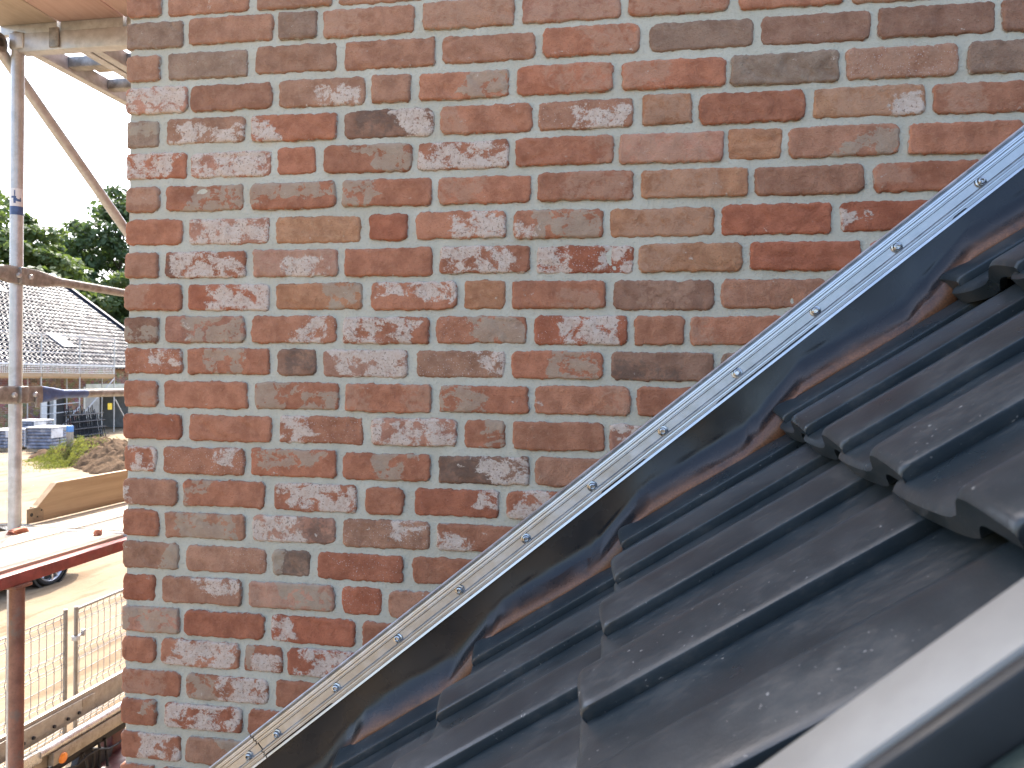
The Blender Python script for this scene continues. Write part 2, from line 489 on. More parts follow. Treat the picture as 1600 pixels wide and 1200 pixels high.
def brick_object(x0, x1, z, h, tone, spec, seed, parent):
    vs, fs, A, B = brick_mesh(x0, x1, z, h, spec, seed)
    c = Vector(((x0 + x1) / 2, 0, z))
    me = bpy.data.meshes.new('brick')
    me.from_pydata([(a - c.x, b, d - c.z) for a, b, d in vs], [], fs)
    for nm, dat in (('patch', A), ('wash', B)):
        at = me.attributes.new(nm, 'FLOAT_COLOR', 'POINT')
        at.data.foreach_set('color', np.array(dat, dtype=np.float32).ravel())
    o = link('brick', me, M_BRICK, parent, True, 180)
    o.location = c
    rg = random.Random(seed * 7 + 1)
    t = TONES[tone]; k = rg.uniform(.88, 1.12); hue = rg.uniform(-.06, .06)
    o.color = (t[0] * k, t[1] * k * (1 + hue), t[2] * k * (1 + hue * 1.3), 1)
    return o

wall = thing('brick_wall', 'reclaimed red brick wall with pale mortar and flaked white paint', 'wall', (0, 0, 0))
rows = []
for line in TABLE.strip().split('\n'):
    zc, rest = line.split(' ', 1)
    it = []
    for b in rest.split(';'):
        f = b.split(',')
        it.append([int(f[0]) / 1000, int(f[1]) / 1000, f[2], f[3].split() if len(f) > 3 else []])
    rows.append([int(zc) / 1000, it])
rg = random.Random(5)
def rand_spec():
    q = rg.random()
    a = rg.randint(0, 6); b = min(9, a + rg.randint(1, 4))
    return [] if q < .45 else [('WGPPKS'[rg.randint(0, 5)]) + str(a) + str(b) + rg.choice(['', '', 'T', 'B'])]
RAIL_T = math.tan(R(39.7))
RAIL_Z0 = 2.193 - .237 * RAIL_T                 # top edge of the rail where x = 0
def extend(it, z, limit):
    x = it[-1][1] + .014 if it else 0.0
    while x < WALL_X - .05 and (z - .03) > RAIL_Z0 + RAIL_T * x - .10:
        L = rg.choice([.206, .208, .204, .098])
        if not it: L = .15 if limit % 2 else .088
        it.append([x, x + L, rg.choice('rrrRotbgp'), rand_spec()]); x += L + rg.uniform(.012, .017)
for k, (z, it) in enumerate(rows): extend(it, z, k)
for k in range(1, 6):
    it = []; z = 3.967 + .0759 * k
    extend(it, z, k); rows.insert(0, [z, it])
seed = 1
for z, it in rows:
    for x0, x1, tone, spec in it:
        brick_object(x0, x1, z + rg.uniform(-.0015, .0015), .0615 + rg.uniform(-.002, .0025), tone, spec, seed, wall)
        seed += 1
# further courses above the picture, joined
big = MB()
for k in range(6, 40):
    it = []; z = 3.967 + .0759 * k
    extend(it, z, k)
    for x0, x1, tone, spec in it: big.box(x0, x1, rg.uniform(-.002, .003), .098, z - .031, z + .031, b=.005)
me = bpy.data.meshes.new('brick_courses'); me.from_pydata(big.v, [], big.f)
for nm in ('patch', 'wash'):
    me.attributes.new(nm, 'FLOAT_COLOR', 'POINT')
o = link('brick_courses', me, M_BRICK, wall, True, 35); o.color = (.33, .14, .09, 1); o['kind'] = 'stuff'
# mortar bed between the bricks, slightly uneven
zb, zt, stp = 1.80, 4.52, .0095
xs = np.arange(.009, WALL_X, stp); zs = np.arange(zb, zt, stp)
mv = []
for z in zs:
    for x in xs:
        q = Vector((x, 0, z))
        mv.append((x + (mnoise.noise(q * 40) * .0025 if x < .012 else 0), .0056 + .0018 * mnoise.noise(q * 28) + .0018 * mnoise.noise(q * 75), z))
n = len(xs); mf = [(j * n + i, j * n + i + 1, (j + 1) * n + i + 1, (j + 1) * n + i) for j in range(len(zs) - 1) for i in range(n - 1)]
o = len(mv)
lst = [j * n for j in range(len(zs))]
mv += [(mv[i][0], .098, mv[i][2]) for i in lst]
mf += [(lst[j + 1], o + j + 1, o + j, lst[j]) for j in range(len(zs) - 1)]
me = bpy.data.meshes.new('mortar'); me.from_pydata(mv, [], mf)
link('mortar', me, M_MORTAR, wall, True, 60)
mb = MB(); mb.box(.009, WALL_X, .0062, .098, zt - stp * .99, 6.95).box(.009, WALL_X, .0062, .098, 0, zb - .002)
mb.build('mortar_backing', M_MORTAR, wall)

def brick_far(name, c1, c2, mort, bw=.22, bh=.076, axis='y', white=0.0):
    t = NT(name)
    sx = t.t.nodes.new('ShaderNodeSeparateXYZ'); t.t.links.new(t.p, sx.inputs[0])
    cb = t.t.nodes.new('ShaderNodeCombineXYZ')
    t.t.links.new(sx.outputs[0 if axis == 'x' else 1], cb.inputs[0]); t.t.links.new(sx.outputs[2], cb.inputs[1])
    b = t.t.nodes.new('ShaderNodeTexBrick')
    t.t.links.new(cb.outputs[0], b.inputs['Vector'])
    b.inputs['Scale'].default_value = 1; b.inputs['Brick Width'].default_value = bw; b.inputs['Row Height'].default_value = bh
    b.inputs['Mortar Size'].default_value = .010; b.inputs['Mortar Smooth'].default_value = .1
    t.set(b.inputs['Color1'], c1); t.set(b.inputs['Color2'], c2); t.set(b.inputs['Mortar'], mort)
    vr = t.vor(4.2, t.scl((1, 1, 3.0), cb.outputs[0]), out='Color')
    c = t.mix(.45, b.outputs[0], t.mix(1, b.outputs[0], vr, 'MULTIPLY'))
    if white: c = t.mix(t.ramp(t.noise(3.2, 5, .7, t.scl((1, 1, 4))), .56, .66, 0, white), c, (.62, .52, .42))
    return t.bsdf(c, .9, 0, t.bump(b.outputs['Fac'], .5, -.006), spec=.2)
M_BODY = brick_far('house_side_brick', (.33, .13, .08), (.24, .11, .075), (.40, .37, .31))
# house behind the wall and the low wing under the roof
hb = MB().box(.012, 7.5, .0985, 8.5, 0, 6.9)
body = hb.build('brick_house', M_BODY)
tag(body, 'red brick house body behind the painted brick wall', 'house')

# ------------------------------------------------------------------ the tiled roof
SL = R(40.3)
RSL = R(39.7)
ROOF_T = math.tan(SL)
DU = Vector((math.cos(SL), 0, math.sin(SL)))      # up the slope
DN = Vector((-math.sin(SL), 0, math.cos(SL)))     # off the roof
ROOF_Z0 = 1.757
def roof_pt(x, y, n=0.0):                          # point above the tile plane at (x, y)
    return Vector((x, y, ROOF_Z0 + ROOF_T * x)) + DN * n
def roof_frame(x, y, n=0.0):                       # local axes: u up-slope, v towards the viewer (-y), n off the roof
    p = roof_pt(x, y, n); dv = Vector((0, -1, 0))
    return Matrix(((DU.x, dv.x, DN.x, p.x), (DU.y, dv.y, DN.y, p.y), (DU.z, dv.z, DN.z, p.z), (0, 0, 0, 1)))

PITCH_V = .25
PROF = [(-.014, .003, -.009), (.000, .000, -.012), (.030, -.002, -.013), (.070, -.002, -.013), (.105, .000, -.011), (.128, .003, -.008),
        (.148, .0090, -.003), (.158, .0170, .004), (.166, .0235, .010), (.173, .0275, .0145), (.180, .0295, .0168), (.187, .0300, .0175), (.197, .0290, .0170), (.209, .0266, .0155),
        (.222, .0238, .0135), (.235, .0208, .0110), (.2445, .0184, .0085), (.2500, .0166, .0060), (.2532, .0146, .0030), (.2540, .0118, .0010), (.2490, -.0030, -.0042)]
LEN, GAUGE = .475, .305 / math.cos(SL)
def tile_mesh(cut=None):
    pr = [p for p in PROF if cut is None or p[0] >= cut]
    us = [-.002, .002, .007, .014, .024, .06, .15, .25, .35, LEN]
    dn = [-.0070, -.0032, -.0012, -.0003, 0, 0, 0, 0, 0, 0]
    vs = []; fs = []; k = len(pr)
    for side in (0, 1):
        for u, d in zip(us, dn):
            for v, ht, hb in pr:
                sl = -.130 * u + .005
                roll_in = max(0, ht) * .25          # roll end is cut back a little at its nose
                uu = u + (roll_in * .5 if u < .01 else 0)
                if side == 0:
                    nn = ht + d + sl
                    vv = v - (.004 * max(0, 1 - u / .02) if v > .23 else 0)
                else:
                    nn = hb + sl - (.020 if u < .016 else 0); vv = v - (.009 if v > .245 else 0)
                    uu = max(uu, .001)
                vs.append((uu, vv, nn))
    m = len(us); off = k * m
    for i in range(m - 1):
        for j in range(k - 1):
            a = i * k + j
            fs.append((a, a + k, a + k + 1, a + 1))
            b = off + a
            fs.append((b, b + 1, b + k + 1, b + k))
    for j in range(k - 1):
        fs.append((j, j + 1, off + j + 1, off + j))
        a = (m - 1) * k + j
        fs.append((a + 1, a, off + a, off + a + 1))
    for i in range(m - 1):
        a = i * k + k - 1; fs.append((a, a + k, off + a + k, off + a))
        a = i * k; fs.append((a + k, a, off + a, off + a + k))
    me = bpy.data.meshes.new('roof_tile')
    me.from_pydata(vs, [], fs)
    bm = bmesh.new(); bm.from_mesh(me); bmesh.ops.recalc_face_normals(bm, faces=bm.faces[:]); bm.to_mesh(me); bm.free()
    me.materials.append(M_TILE)
    me.polygons.foreach_set('use_smooth', [True] * len(me.polygons)); me.set_sharp_from_angle(angle=R(40))
    return me
roof = thing('tiled_roof', 'dark grey interlocking clay tile roof sloping along the brick wall', 'roof', tuple(roof_pt(1.2, -.6)))
TM, TC = tile_mesh(), tile_mesh(.165)
NOSES = [1.472 + .305 * i for i in range(-5, 4)]
# roof window footprint (x along the plan, y)
WX0, WX1, WY0, WY1 = 0.80, 1.78, -2.10, -1.235
rg2 = random.Random(3)
for i, nxp in enumerate(NOSES):
    for k in range(0, 12):
        ye = -.098 - PITCH_V * k                   # drop edge of the roll
        y0 = ye + .254
        yc = ye + .12
        xx = nxp - .0075 * (k - 2)
        if k > 0 and ye < WY1 and y0 > WY0 and xx + .31 > WX0 and xx < WX1: continue
        o = bpy.data.objects.new('roof_tile', TC if k == 0 else TM)
        COL.objects.link(o)
        M = roof_frame(xx + rg2.uniform(-.002, .002), y0 + rg2.uniform(-.0012, .0012), .0002 * k + .001)
        M = M @ Matrix.Rotation(rg2.uniform(-.0035, .0035), 4, 'Z') @ Matrix.Rotation(rg2.uniform(-.004, .004), 4, 'X')
        o.parent = roof; o.matrix_parent_inverse = roof.matrix_world.inverted(); o.matrix_basis = M
M_WOODDECK = plain('roof_boarding', (.08, .06, .045), .9)
dk = MB()
dk.box(-.02, 3.6, -.0, 1.22, -.09, -.065, roof_frame(-.05, -.002)).box(-.02, .95, 1.22, 2.12, -.09, -.065, roof_frame(-.05, -.002))
dk.box(2.45, 3.6, 1.22, 2.12, -.09, -.065, roof_frame(-.05, -.002)).box(-.02, 3.6, 2.12, 3.1, -.09, -.065, roof_frame(-.05, -.002))
dk.build('roof_boarding', M_WOODDECK, roof)
wing = MB().prism([(.02, 0), (2.7, 0), (2.7, ROOF_Z0 + ROOF_T * 2.7 - .13), (.02, ROOF_Z0 + ROOF_T * .02 - .13)], 'y', -3.0, -2.75)
wing.prism([(.02, 0), (.20, 0), (.20, ROOF_Z0 + ROOF_T * .02 - .13), (.02, ROOF_Z0 + ROOF_T * .02 - .13)], 'y', -2.748, -.002)
wg = wing.build('house_wing', M_BODY)
tag(wg, 'low brick house wing carrying the dark tiled roof', 'house')

# ------------------------------------------------------------------ black sheet flashing dressed from the wall onto the first tiles
def crest(x):
    """roll-top height (off-roof) of the tile under the flashing, steps at the noses softened"""
    def raw(xx):
        i = max([q for q in NOSES if q + .015 <= xx] or [NOSES[0]])
        return .0355 - .130 * (xx - i - .015) / math.cos(SL)
    top_ = [max(raw(x + d * .010 + e * .008) for e in range(-2, 3)) for d in range(-5, 6)]
    return sum(top_) / 11, min(raw(x + e * .008) for e in range(-2, 3))
fv = []; ff = []; fd = []
xsf = np.arange(-.08, 2.45, .009)
sec = None
for x in xsf:
    top = RAIL_Z0 + RAIL_T * x - .035
    cr_hi, cr_lo = crest(x)
    base = ROOF_Z0 + ROOF_T * x + cr_hi / math.cos(SL)
    low = ROOF_Z0 + ROOF_T * x + cr_lo / math.cos(SL) - .004
    q = Vector((x, 0, 0))
    fh_ = .062 + .014 * mnoise.noise(q * 5.0)           # height of the flare above the tiles
    fo = .034 + .004 * mnoise.noise(q * 4.3 + Vector((3, 0, 0))) + .002 * mnoise.noise(q * 21)
    pts = []
    hgt = top - (base + fh_)
    for a in np.linspace(0, 1, 15):
        z = top - hgt * a
        bul = (.006 * mnoise.noise(Vector((x * 5.0, 0, z * 5.0))) + .0020 * mnoise.noise(Vector((x * 13, 2, z * 11)))) * min(1, a * 3)
        pts.append((-.0065 - (.004 * a ** 2) - bul * .7, z))
    y0 = pts[-1][0]
    for t in np.linspace(.1, 1, 10):
        cr = .0016 * mnoise.noise(Vector((x * 22, t * 3, 4)))
        pts.append((y0 - fo * t ** 2.0 + cr, base + fh_ - (fh_ - .004) * t))
    for t in (.4, 1):
        pts.append((pts[24][0] - .006 * t, base + .0035 + (min(low, base) - base - .003) * t))
    sec = len(pts)
    for k_, (y, z) in enumerate(pts):
        fv.append((x, y, z))
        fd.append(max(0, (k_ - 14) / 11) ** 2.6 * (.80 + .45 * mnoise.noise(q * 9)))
for i in range(len(xsf) - 1):
    for j in range(sec - 1):
        a = i * sec + j; ff.append((a, a + 1, a + sec + 1, a + sec))
me = bpy.data.meshes.new('wall_flashing'); me.from_pydata(fv, [], ff)
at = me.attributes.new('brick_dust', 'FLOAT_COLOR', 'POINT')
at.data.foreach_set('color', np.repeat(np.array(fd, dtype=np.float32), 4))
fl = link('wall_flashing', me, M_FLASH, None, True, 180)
sm = fl.modifiers.new('thickness', 'SOLIDIFY'); sm.thickness = .0016; sm.offset = 0
tag(fl, 'glossy black flashing sheet running down between brick wall and roof tiles', 'flashing')

# ------------------------------------------------------------------ aluminium clamping rail with screws
PR = [(-.0005, .0), (-.0030, .0120), (-.0005, .0150), (.0030, .0145), (.0042, .0085), (.0050, .0082), (.0062, .0112), (.0096, .0118), (.0104, .0138), (.0130, .0140), (.0137, .0080), (.0146, .0078), (.0155, .0104), (.0190, .0106), (.0200, .0135), (.0222, .0135),
      (.0230, .0062), (.0238, .0076), (.0395, .0076), (.0402, .0064), (.0410, .0118), (.0422, .0136), (.0446, .0136), (.0452, .0070), (.0462, .0068), (.0470, .0100), (.0495, .0104), (.0503, .0136), (.0524, .0136), (.0530, .0050), (.0556, .0050), (.0564, .0112), (.0612, .0128), (.0622, .0)]
DR = Vector((math.cos(RSL), 0, math.sin(RSL)))
def rail(s0, s1, label):
    """s measured along the slope from x = 0 on the rail's top line"""
    o = Vector((0, 0, RAIL_Z0)); dq = Vector((math.sin(RSL), 0, -math.cos(RSL)))
    mb = MB(); n = len(PR); vs = []
    for s in np.linspace(s0, s1, 40):
        wob = .0006 * mnoise.noise(Vector((s * 3, 0, 0)))
        for q, h in PR: vs.append(o + DR * s + dq * (q + wob) + Vector((0, -h - .0035, 0)))
    fs = [(i * n + j, i * n + j + 1, (i + 1) * n + j + 1, (i + 1) * n + j) for i in range(39) for j in range(n - 1)] + [tuple(range(n)), tuple(39 * n + j for j in range(n - 1, -1, -1))]
    mb.add(vs, fs)
    t = thing('clamping_rail', label, 'rail', tuple(o + DR * s0), 'aluminium rails along the flashing')
    mb.build('profile', M_ALU, t, True, 20)
    return t
SCREWS = [(1.856, 3.492), (1.704, 3.368), (1.552, 3.243), (1.398, 3.12), (1.247, 3.003), (1.103, 2.881), (.962, 2.765), (.819, 2.645), (.681, 2.529), (.538, 2.409), (.399, 2.291), (.331, 2.235)]
ss = [x * math.cos(RSL) + (z - RAIL_Z0) * math.sin(RSL) for x, z in SCREWS]
cut = (ss[-1] * .58 + ss[-2] * .42)
r_hi = rail(cut + .0015, 3.1, 'long grooved aluminium rail screwed to the brick wall above the flashing')
r_lo = rail(-.25, cut - .0015, 'short lower end piece of aluminium rail at the bottom of the picture')
def screw(s, parent, k):
    c = Vector((0, 0, RAIL_Z0)) + DR * s + Vector((math.sin(RSL), 0, -math.cos(RSL))) * (.0322 + random.uniform(-.0012, .0012)) + Vector((0, -.0113, 0))
    t1, t2 = random.uniform(-.12, .12), random.uniform(-.12, .12)
    M = Matrix.Translation(c) @ Matrix.Rotation(R(90) + t1, 4, 'X') @ Matrix.Rotation(t2, 4, 'Y') @ Matrix.Diagonal((1.12, 1.12, 1.12, 1))
    mb = MB(); mb.lathe([(.0, 0), (.0098, 0), (.0102, .0010), (.0095, .0020), (.0070, .0026)], M, 20)
    w = mb.build('screw', M_STEEL, parent, True, 40)
    hd = MB(); hd.lathe([(.0072, .0024), (.0070, .0044), (.0058, .0066), (.0040, .0074), (.0034, .0072), (.0031, .0040), (.0, .0040)], M, 18)
    hd.build('screw_head', M_STEEL, w, True, 35)
    so = MB(); so.lathe([(.0013, .0040), (.0013, .0062), (.0, .0062)], M, 8)
    so.build('drive_pin', M_STEEL, w, True, 35)
extra = [ss[0] + .197 * i for i in range(1, 5)]
for k, s in enumerate(ss[:-1] + extra): screw(s, r_hi, k)
screw(ss[-1], r_lo, 0); screw(ss[-1] - .19, r_lo, 1)

# ------------------------------------------------------------------ roof window the picture was taken from
M_CLAD = plain('grey_window_cladding', (.29, .275, .24), .5, .0, .10, 12, spec=.5)
M_GASKET = plain('window_gasket', (.02, .022, .022), .5, 0, .2, 20)
M_LINING = plain('dark_green_window_lining', (.030, .045, .038), .45, 0, .25, 8)
t = NT('window_glass'); M_GLASS = t.bsdf((.012, .022, .018), .06, 0, None, .6)
rw = thing('roof_window', 'light grey roof window frame close to the viewer at lower right', 'window', tuple(roof_pt(1.3, -1.3)))
F = roof_frame(WX0, WY1, 0)
UL = (WX1 - WX0) / math.cos(SL); VL = WY1 - WY0
cl = MB()
cl.box(0, UL, .055, .098, .030, .083, F, b=.005)
cl.build('frame_side', M_CLAD, rw, True, 30)
MB().box(0, UL, VL - .098, VL - .055, .030, .083, F, b=.007).build('frame_side', M_CLAD, rw, True, 30)
MB().box(UL - .048, UL - .0005, .1003, VL - .1003, .030, .0825, F, b=.005).build('frame_head', M_CLAD, rw, True, 30)
MB().box(.0005, .048, .1003, VL - .1003, .030, .0825, F, b=.005).build('frame_foot', M_CLAD, rw, True, 30)
ap = MB().box(-.03, UL + .03, .004, .0515, -.012, .016, F, b=.003).box(-.03, UL + .03, VL - .0515, VL - .004, -.012, .016, F, b=.003)
ap.build('side_flashing', M_GASKET, rw, True, 30)
gk = MB().box(.049, UL - .049, .0982, .107, .030, .081, F, b=.003).box(.049, UL - .049, VL - .107, VL - .0982, .030, .081, F, b=.003)
gk.build('gasket', M_GASKET, rw, True, 30)
ln = MB().box(.049, UL - .049, .1075, .128, .005, .062, F, b=.004).box(.049, UL - .049, VL - .128, VL - .1075, .005, .062, F, b=.004)
ln.build('inner_lining', M_LINING, rw, True, 30)
MB().box(.0485, UL - .0485, .1352, VL - .1352, .008, .014, F).build('glass_pane', M_GLASS, rw)

# ------------------------------------------------------------------ scaffold along the side of the house
M_GALV = plain('galvanised_steel', (.50, .50, .49), .45, .5, .14, 26, bump=.0006, dirt=(.40, .39, .37))
M_GALVD = plain('worn_galvanised_steel', (.30, .285, .26), .5, .6, .3, 30, bump=.0006, dirt=(.20, .17, .14))
M_BLUE = plain('blue_paint', (.055, .105, .25), .45, 0, .25, 30, dirt=(.16, .17, .19))
M_WHITE = plain('white_sticker', (.72, .72, .72), .5, 0, .06, 30)
def wood(name, c1, c2, scale=(40, 2.0, 40), rough=.75, dirt=.3):
    t = NT(name)
    n1 = t.noise(1, 5, .65, t.scl(scale), dist=.5); n2 = t.noise(5, 5, .6); n3 = t.noise(1, 3, .6, t.scl(tuple(4 * x for x in scale)))
    c = t.mix(t.ramp(n1, .3, .7), c1, c2)
    c = t.mix(t.ramp(n2, .5, .75, 0, dirt), c, tuple(x * .55 for x in c1))
    return t.bsdf(c, rough, 0, t.bump(n3, .4, .0015), spec=.3)
M_PLY1 = wood('tan_plywood', (.44, .37, .29), (.52, .45, .37), (30, 2.5, 30))
M_PLY2 = wood('pinkish_plywood', (.46, .32, .27), (.54, .40, .35), (30, 2.5, 30))
M_DECK = wood('sun_bleached_deck', (.44, .38, .28), (.60, .54, .43), (30, 2.5, 30))
M_TOE = wood('toe_board_pine', (.33, .23, .135), (.44, .32, .20), (34, 1.6, 34))
M_RED = plain('red_oxide_paint', (.34, .090, .068), .55, 0, .25, 20, dirt=(.32, .13, .095))
M_RUST = plain('rusty_red_steel', (.27, .14, .095), .65, .1, .3, 16, dirt=(.20, .17, .14))

X2, X1, PY = -1.344, -.794, 1.155
sc = thing('scaffold', 'galvanised tube scaffold with timber decks beside the brick wall', 'scaffold', (X2, PY, 0))
def standard(x, y, z0, z1):
    mb = MB().tube((x, y, z0), (x, y, z1), .0245, n=24)
    mb.lathe([(.026, 0), (.0285, .004), (.0285, .03), (.026, .034)], Matrix.Translation((x, y, z0 + .04)), 20)
    return mb.build('standard', M_GALV, sc, True, 40)
st0 = standard(X2, PY, .0, 4.462)
standard(X2, PY + 2.57, 0, 5.4); standard(X2, PY - 2.57, 0, 5.4)
for y in (PY, PY + 2.57, PY - 2.57): standard(X1 + .07, y, 0, 2.40) if y != PY else None
MB().tube((X2, PY, 4.456), (X2, PY, 4.50), .021, n=16).build('spigot', M_GALVD, sc, True, 40)
def cyl_patch(a0, a1, z0, z1, r, n=14):
    vs = []; fs = []
    for i in range(n + 1):
        a = a0 + (a1 - a0) * i / n
        for z in (z0, z1): vs.append((X2 + r * math.cos(a), PY + r * math.sin(a), z))
    fs = [(2 * i, 2 * i + 2, 2 * i + 3, 2 * i + 1) for i in range(n)]
    return MB().add(vs, fs)
fa = math.atan2(CAM.y - PY, CAM.x - X2)
stk = cyl_patch(fa - 2.3, fa + 2.3, 3.785, 3.858, .02485, 30).build('sticker', M_WHITE, sc, True, 60, fix=False)
cyl_patch(fa - 2.3, fa + 2.3, 3.750, 3.7848, .02485, 30).build('sticker_band', M_BLUE, stk, True, 60, fix=False)
gl = MB()
for a0, a1, z0, z1 in ((-.42, -.24, 3.826, 3.850), (-.85, -.10, 3.818, 3.8255), (-.52, .05, 3.806, 3.8178), (-.50, -.15, 3.797, 3.8058), (.05, .62, 3.804, 3.814), (.42, .60, 3.8142, 3.820)):
    p = cyl_patch(fa + a0, fa + a1, z0, z1, .02505, 8); gl.add(p.v, p.f)
gl.build('sticker_emblem', M_BLUE, stk, True, 60, fix=False)

def guardrail(z, y0, y1, blue=0.0, xo=.033):
    """round tube, ends pressed flat and bolted to the standard"""
    x = X2 + xo
    ym = [y0, y0 + .115, y0 + .19, y1 - .19, y1 - .115, y1]
    def ring(y, hw, hh): return [(x + hw * math.cos(2 * math.pi * i / 16), y, z + hh * math.sin(2 * math.pi * i / 16)) for i in range(16)]
    def piece(st):
        vs = []; fs = []
        for y, hw, hh in st: vs += ring(y, hw, hh)
        for k in range(len(st) - 1):
            for i in range(16): fs.append((k * 16 + i, k * 16 + (i + 1) % 16, (k + 1) * 16 + (i + 1) % 16, (k + 1) * 16 + i))
        fs += [tuple(range(16)), tuple(range(len(st) * 16 - 1, len(st) * 16 - 17, -1))]
        return MB().add(vs, fs)
    full = [(y0, .0045, .024), (y0 + .012, .005, .036), (y0 + .10, .0055, .036), (y0 + .16, .014, .028), (y0 + .22, .0190, .0190)]
    end = [(y1 - .22, .0190, .0190), (y1 - .16, .014, .028), (y1 - .10, .0055, .036), (y1 - .012, .005, .036), (y1, .0045, .024)]
    if blue:
        b = full[2:] + [(y0 + blue, .0190, .0190)]
        rr = piece(full[:3]).build('guardrail', M_GALVD, sc, True, 50)
        piece(b).build('blue_painted_end', M_BLUE, rr, True, 50)
        piece([(y0 + blue, .0190, .0190)] + end).build('guardrail_tube', M_GALVD, rr, True, 50)
    else:
        rr = piece(full + end).build('guardrail', M_GALVD, sc, True, 50)
    for yy in (y0 + .055, y1 - .055): MB().lathe([(.0, .012), (.008, .012), (.011, .008), (.012, .0), (.0, .0)], Matrix.Translation((x + .004, yy, z)) @ Matrix.Rotation(R(90), 4, 'Y'), 12).build('bolt', M_GALV, rr, True, 40)
guardrail(3.50, PY - .025, PY + 2.55); guardrail(3.50, PY - 2.55, PY + .03, xo=.027)
guardrail(3.01, PY + .005, PY + 2.55, blue=.36); guardrail(3.01, PY - 2.55, PY + .012, xo=.027)
MB().box(X2 + .018, X2 + .046, PY - .018, PY + .022, 2.975, 3.045, b=.004).build('wedge_coupler', M_GALVD, sc, True, 30)
MB().box(X2 + .018, X2 + .043, PY - .02, PY + .018, 3.465, 3.535, b=.004).build('wedge_coupler', M_GALVD, sc, True, 30)
MB().box(X2 + .040, X2 + .050, PY + .058, PY + .075, 2.955, 3.012, b=.002).build('wedge', M_GALVD, sc, True, 30)
# diagonal brace on the outer side
db = MB().tube((X2 - .05, PY - .045, 4.425), (X2 - .05, PY + 2.52, 2.52), .0235, n=18)
db.build('diagonal_brace', M_GALV, sc, True, 40)
hk = MB()
hk.lathe([(.0, .0), (.036, .0), (.038, .004), (.038, .012), (.034, .014), (.018, .014), (.018, .0)], Matrix.Translation((X2 - .036, PY - .062, 4.44)) @ Matrix.Rotation(R(90), 4, 'Y'), 18)
hk.build('brace_hook', M_GALVD, sc, True, 40)
# lower deck
def deckboard(x0, x1, y0, y1, z0, z1, m, name='deck_board'):
    return MB().box(x0, x1, y0, y1, z0, z1, b=.003).build(name, m, sc, True, 30)
for x0, x1 in ((-1.318, -1.092), (-1.080, -.818)):
    deckboard(x0, x1, PY - 2.5, PY - .032, 2.425, 2.462, M_DECK); deckboard(x0, x1, PY + .032, PY + 2.5, 2.425, 2.462, M_DECK)
for y in (PY, PY + 2.57): MB().tube((X2 + .01, y, 2.440), (X1 + .09, y, 2.440), .0245, n=14).build('transom', M_GALVD, sc, True, 40)
# toe board with a slanting end and a steel end fitting
tb = MB().prism([(PY + .085, 2.466), (PY + 2.5, 2.466), (PY + 2.5, 2.618), (PY + .205, 2.620), (PY + .10, 2.535), (PY + .085, 2.53)], 'x', X2 - .005, X2 + .024)
tbo = tb.build('toe_board', M_TOE, sc)
MB().prism([(PY + .036, 2.468), (PY + .125, 2.468), (PY + .125, 2.512), (PY + .10, 2.530), (PY + .036, 2.530)], 'x', X2 + .0245, X2 + .0285).build('end_fitting', plain('brown_steel_plate', (.27, .20, .13), .6, .3), tbo)
for yy, zz, r in ((PY + .058, 2.503, .008), (PY + .112, 2.515, .004), (PY + .090, 2.490, .004)): MB().lathe([(.0, .001), (r, .001), (r, 0)], Matrix.Translation((X2 + .0287, yy, zz)) @ Matrix.Rotation(R(90), 4, 'Y'), 12).build('fitting_hole', M_DARK, tbo)
# upper deck, seen from below
for x0, x1, m in ((-1.43, -1.157, M_PLY1), (-1.149, -.858, M_PLY2), (-.850, -.56, M_PLY2)):
    b = deckboard(x0, x1, PY - 2.52, PY - .005, 4.532, 4.560, m, 'upper_deck_board')
    MB().box(x0 + .004, x1 - .004, PY - .0045, PY + .022, 4.494, 4.558, b=.002).build('board_end_cap', M_GALV, b, True, 30)
ub = MB().box(X2 + .02, -.45, PY - .024, PY + .024, 4.412, 4.488, b=.004)
ub.build('upper_transom', M_GALV, sc, True, 30)
MB().box(X2 - .02, X2 + .05, PY - .03, PY + .03, 4.425, 4.492, b=.008).build('transom_head', M_GALV, sc, True, 30)
MB().box(-1.175, -1.130, PY - .031, PY - .0245, 4.42, 4.50, b=.002).build('transom_web_plate', M_GALVD, sc, True, 30)
for k, x0 in enumerate((-1.425, -1.13, -.835)):
    x1 = x0 + .285
    p = MB().box(x0, x0 + .045, PY + .04, PY + 2.5, 4.478, 4.545, b=.004).build('steel_deck_side', M_GALV, sc, True, 30)
    MB().box(x1 - .045, x1, PY + .04, PY + 2.5, 4.478, 4.545, b=.004).build('steel_deck_side', M_GALV, sc, True, 30)
    for i in range(10):
        y = PY + .06 + i * .262
        MB().box(x0 + .0455, x1 - .0455, y, y + .05, 4.492, 4.540, b=.003).build('deck_rib', M_GALVD, p, True, 30)
        if k != 0 or i % 2: MB().box(x0 + .0455, x1 - .0455, y + .055, y + .205, 4.548, 4.556).build('deck_plate', M_DECK, p)
tag(sc, 'galvanised tube scaffold with timber decks beside the brick wall', 'scaffold')

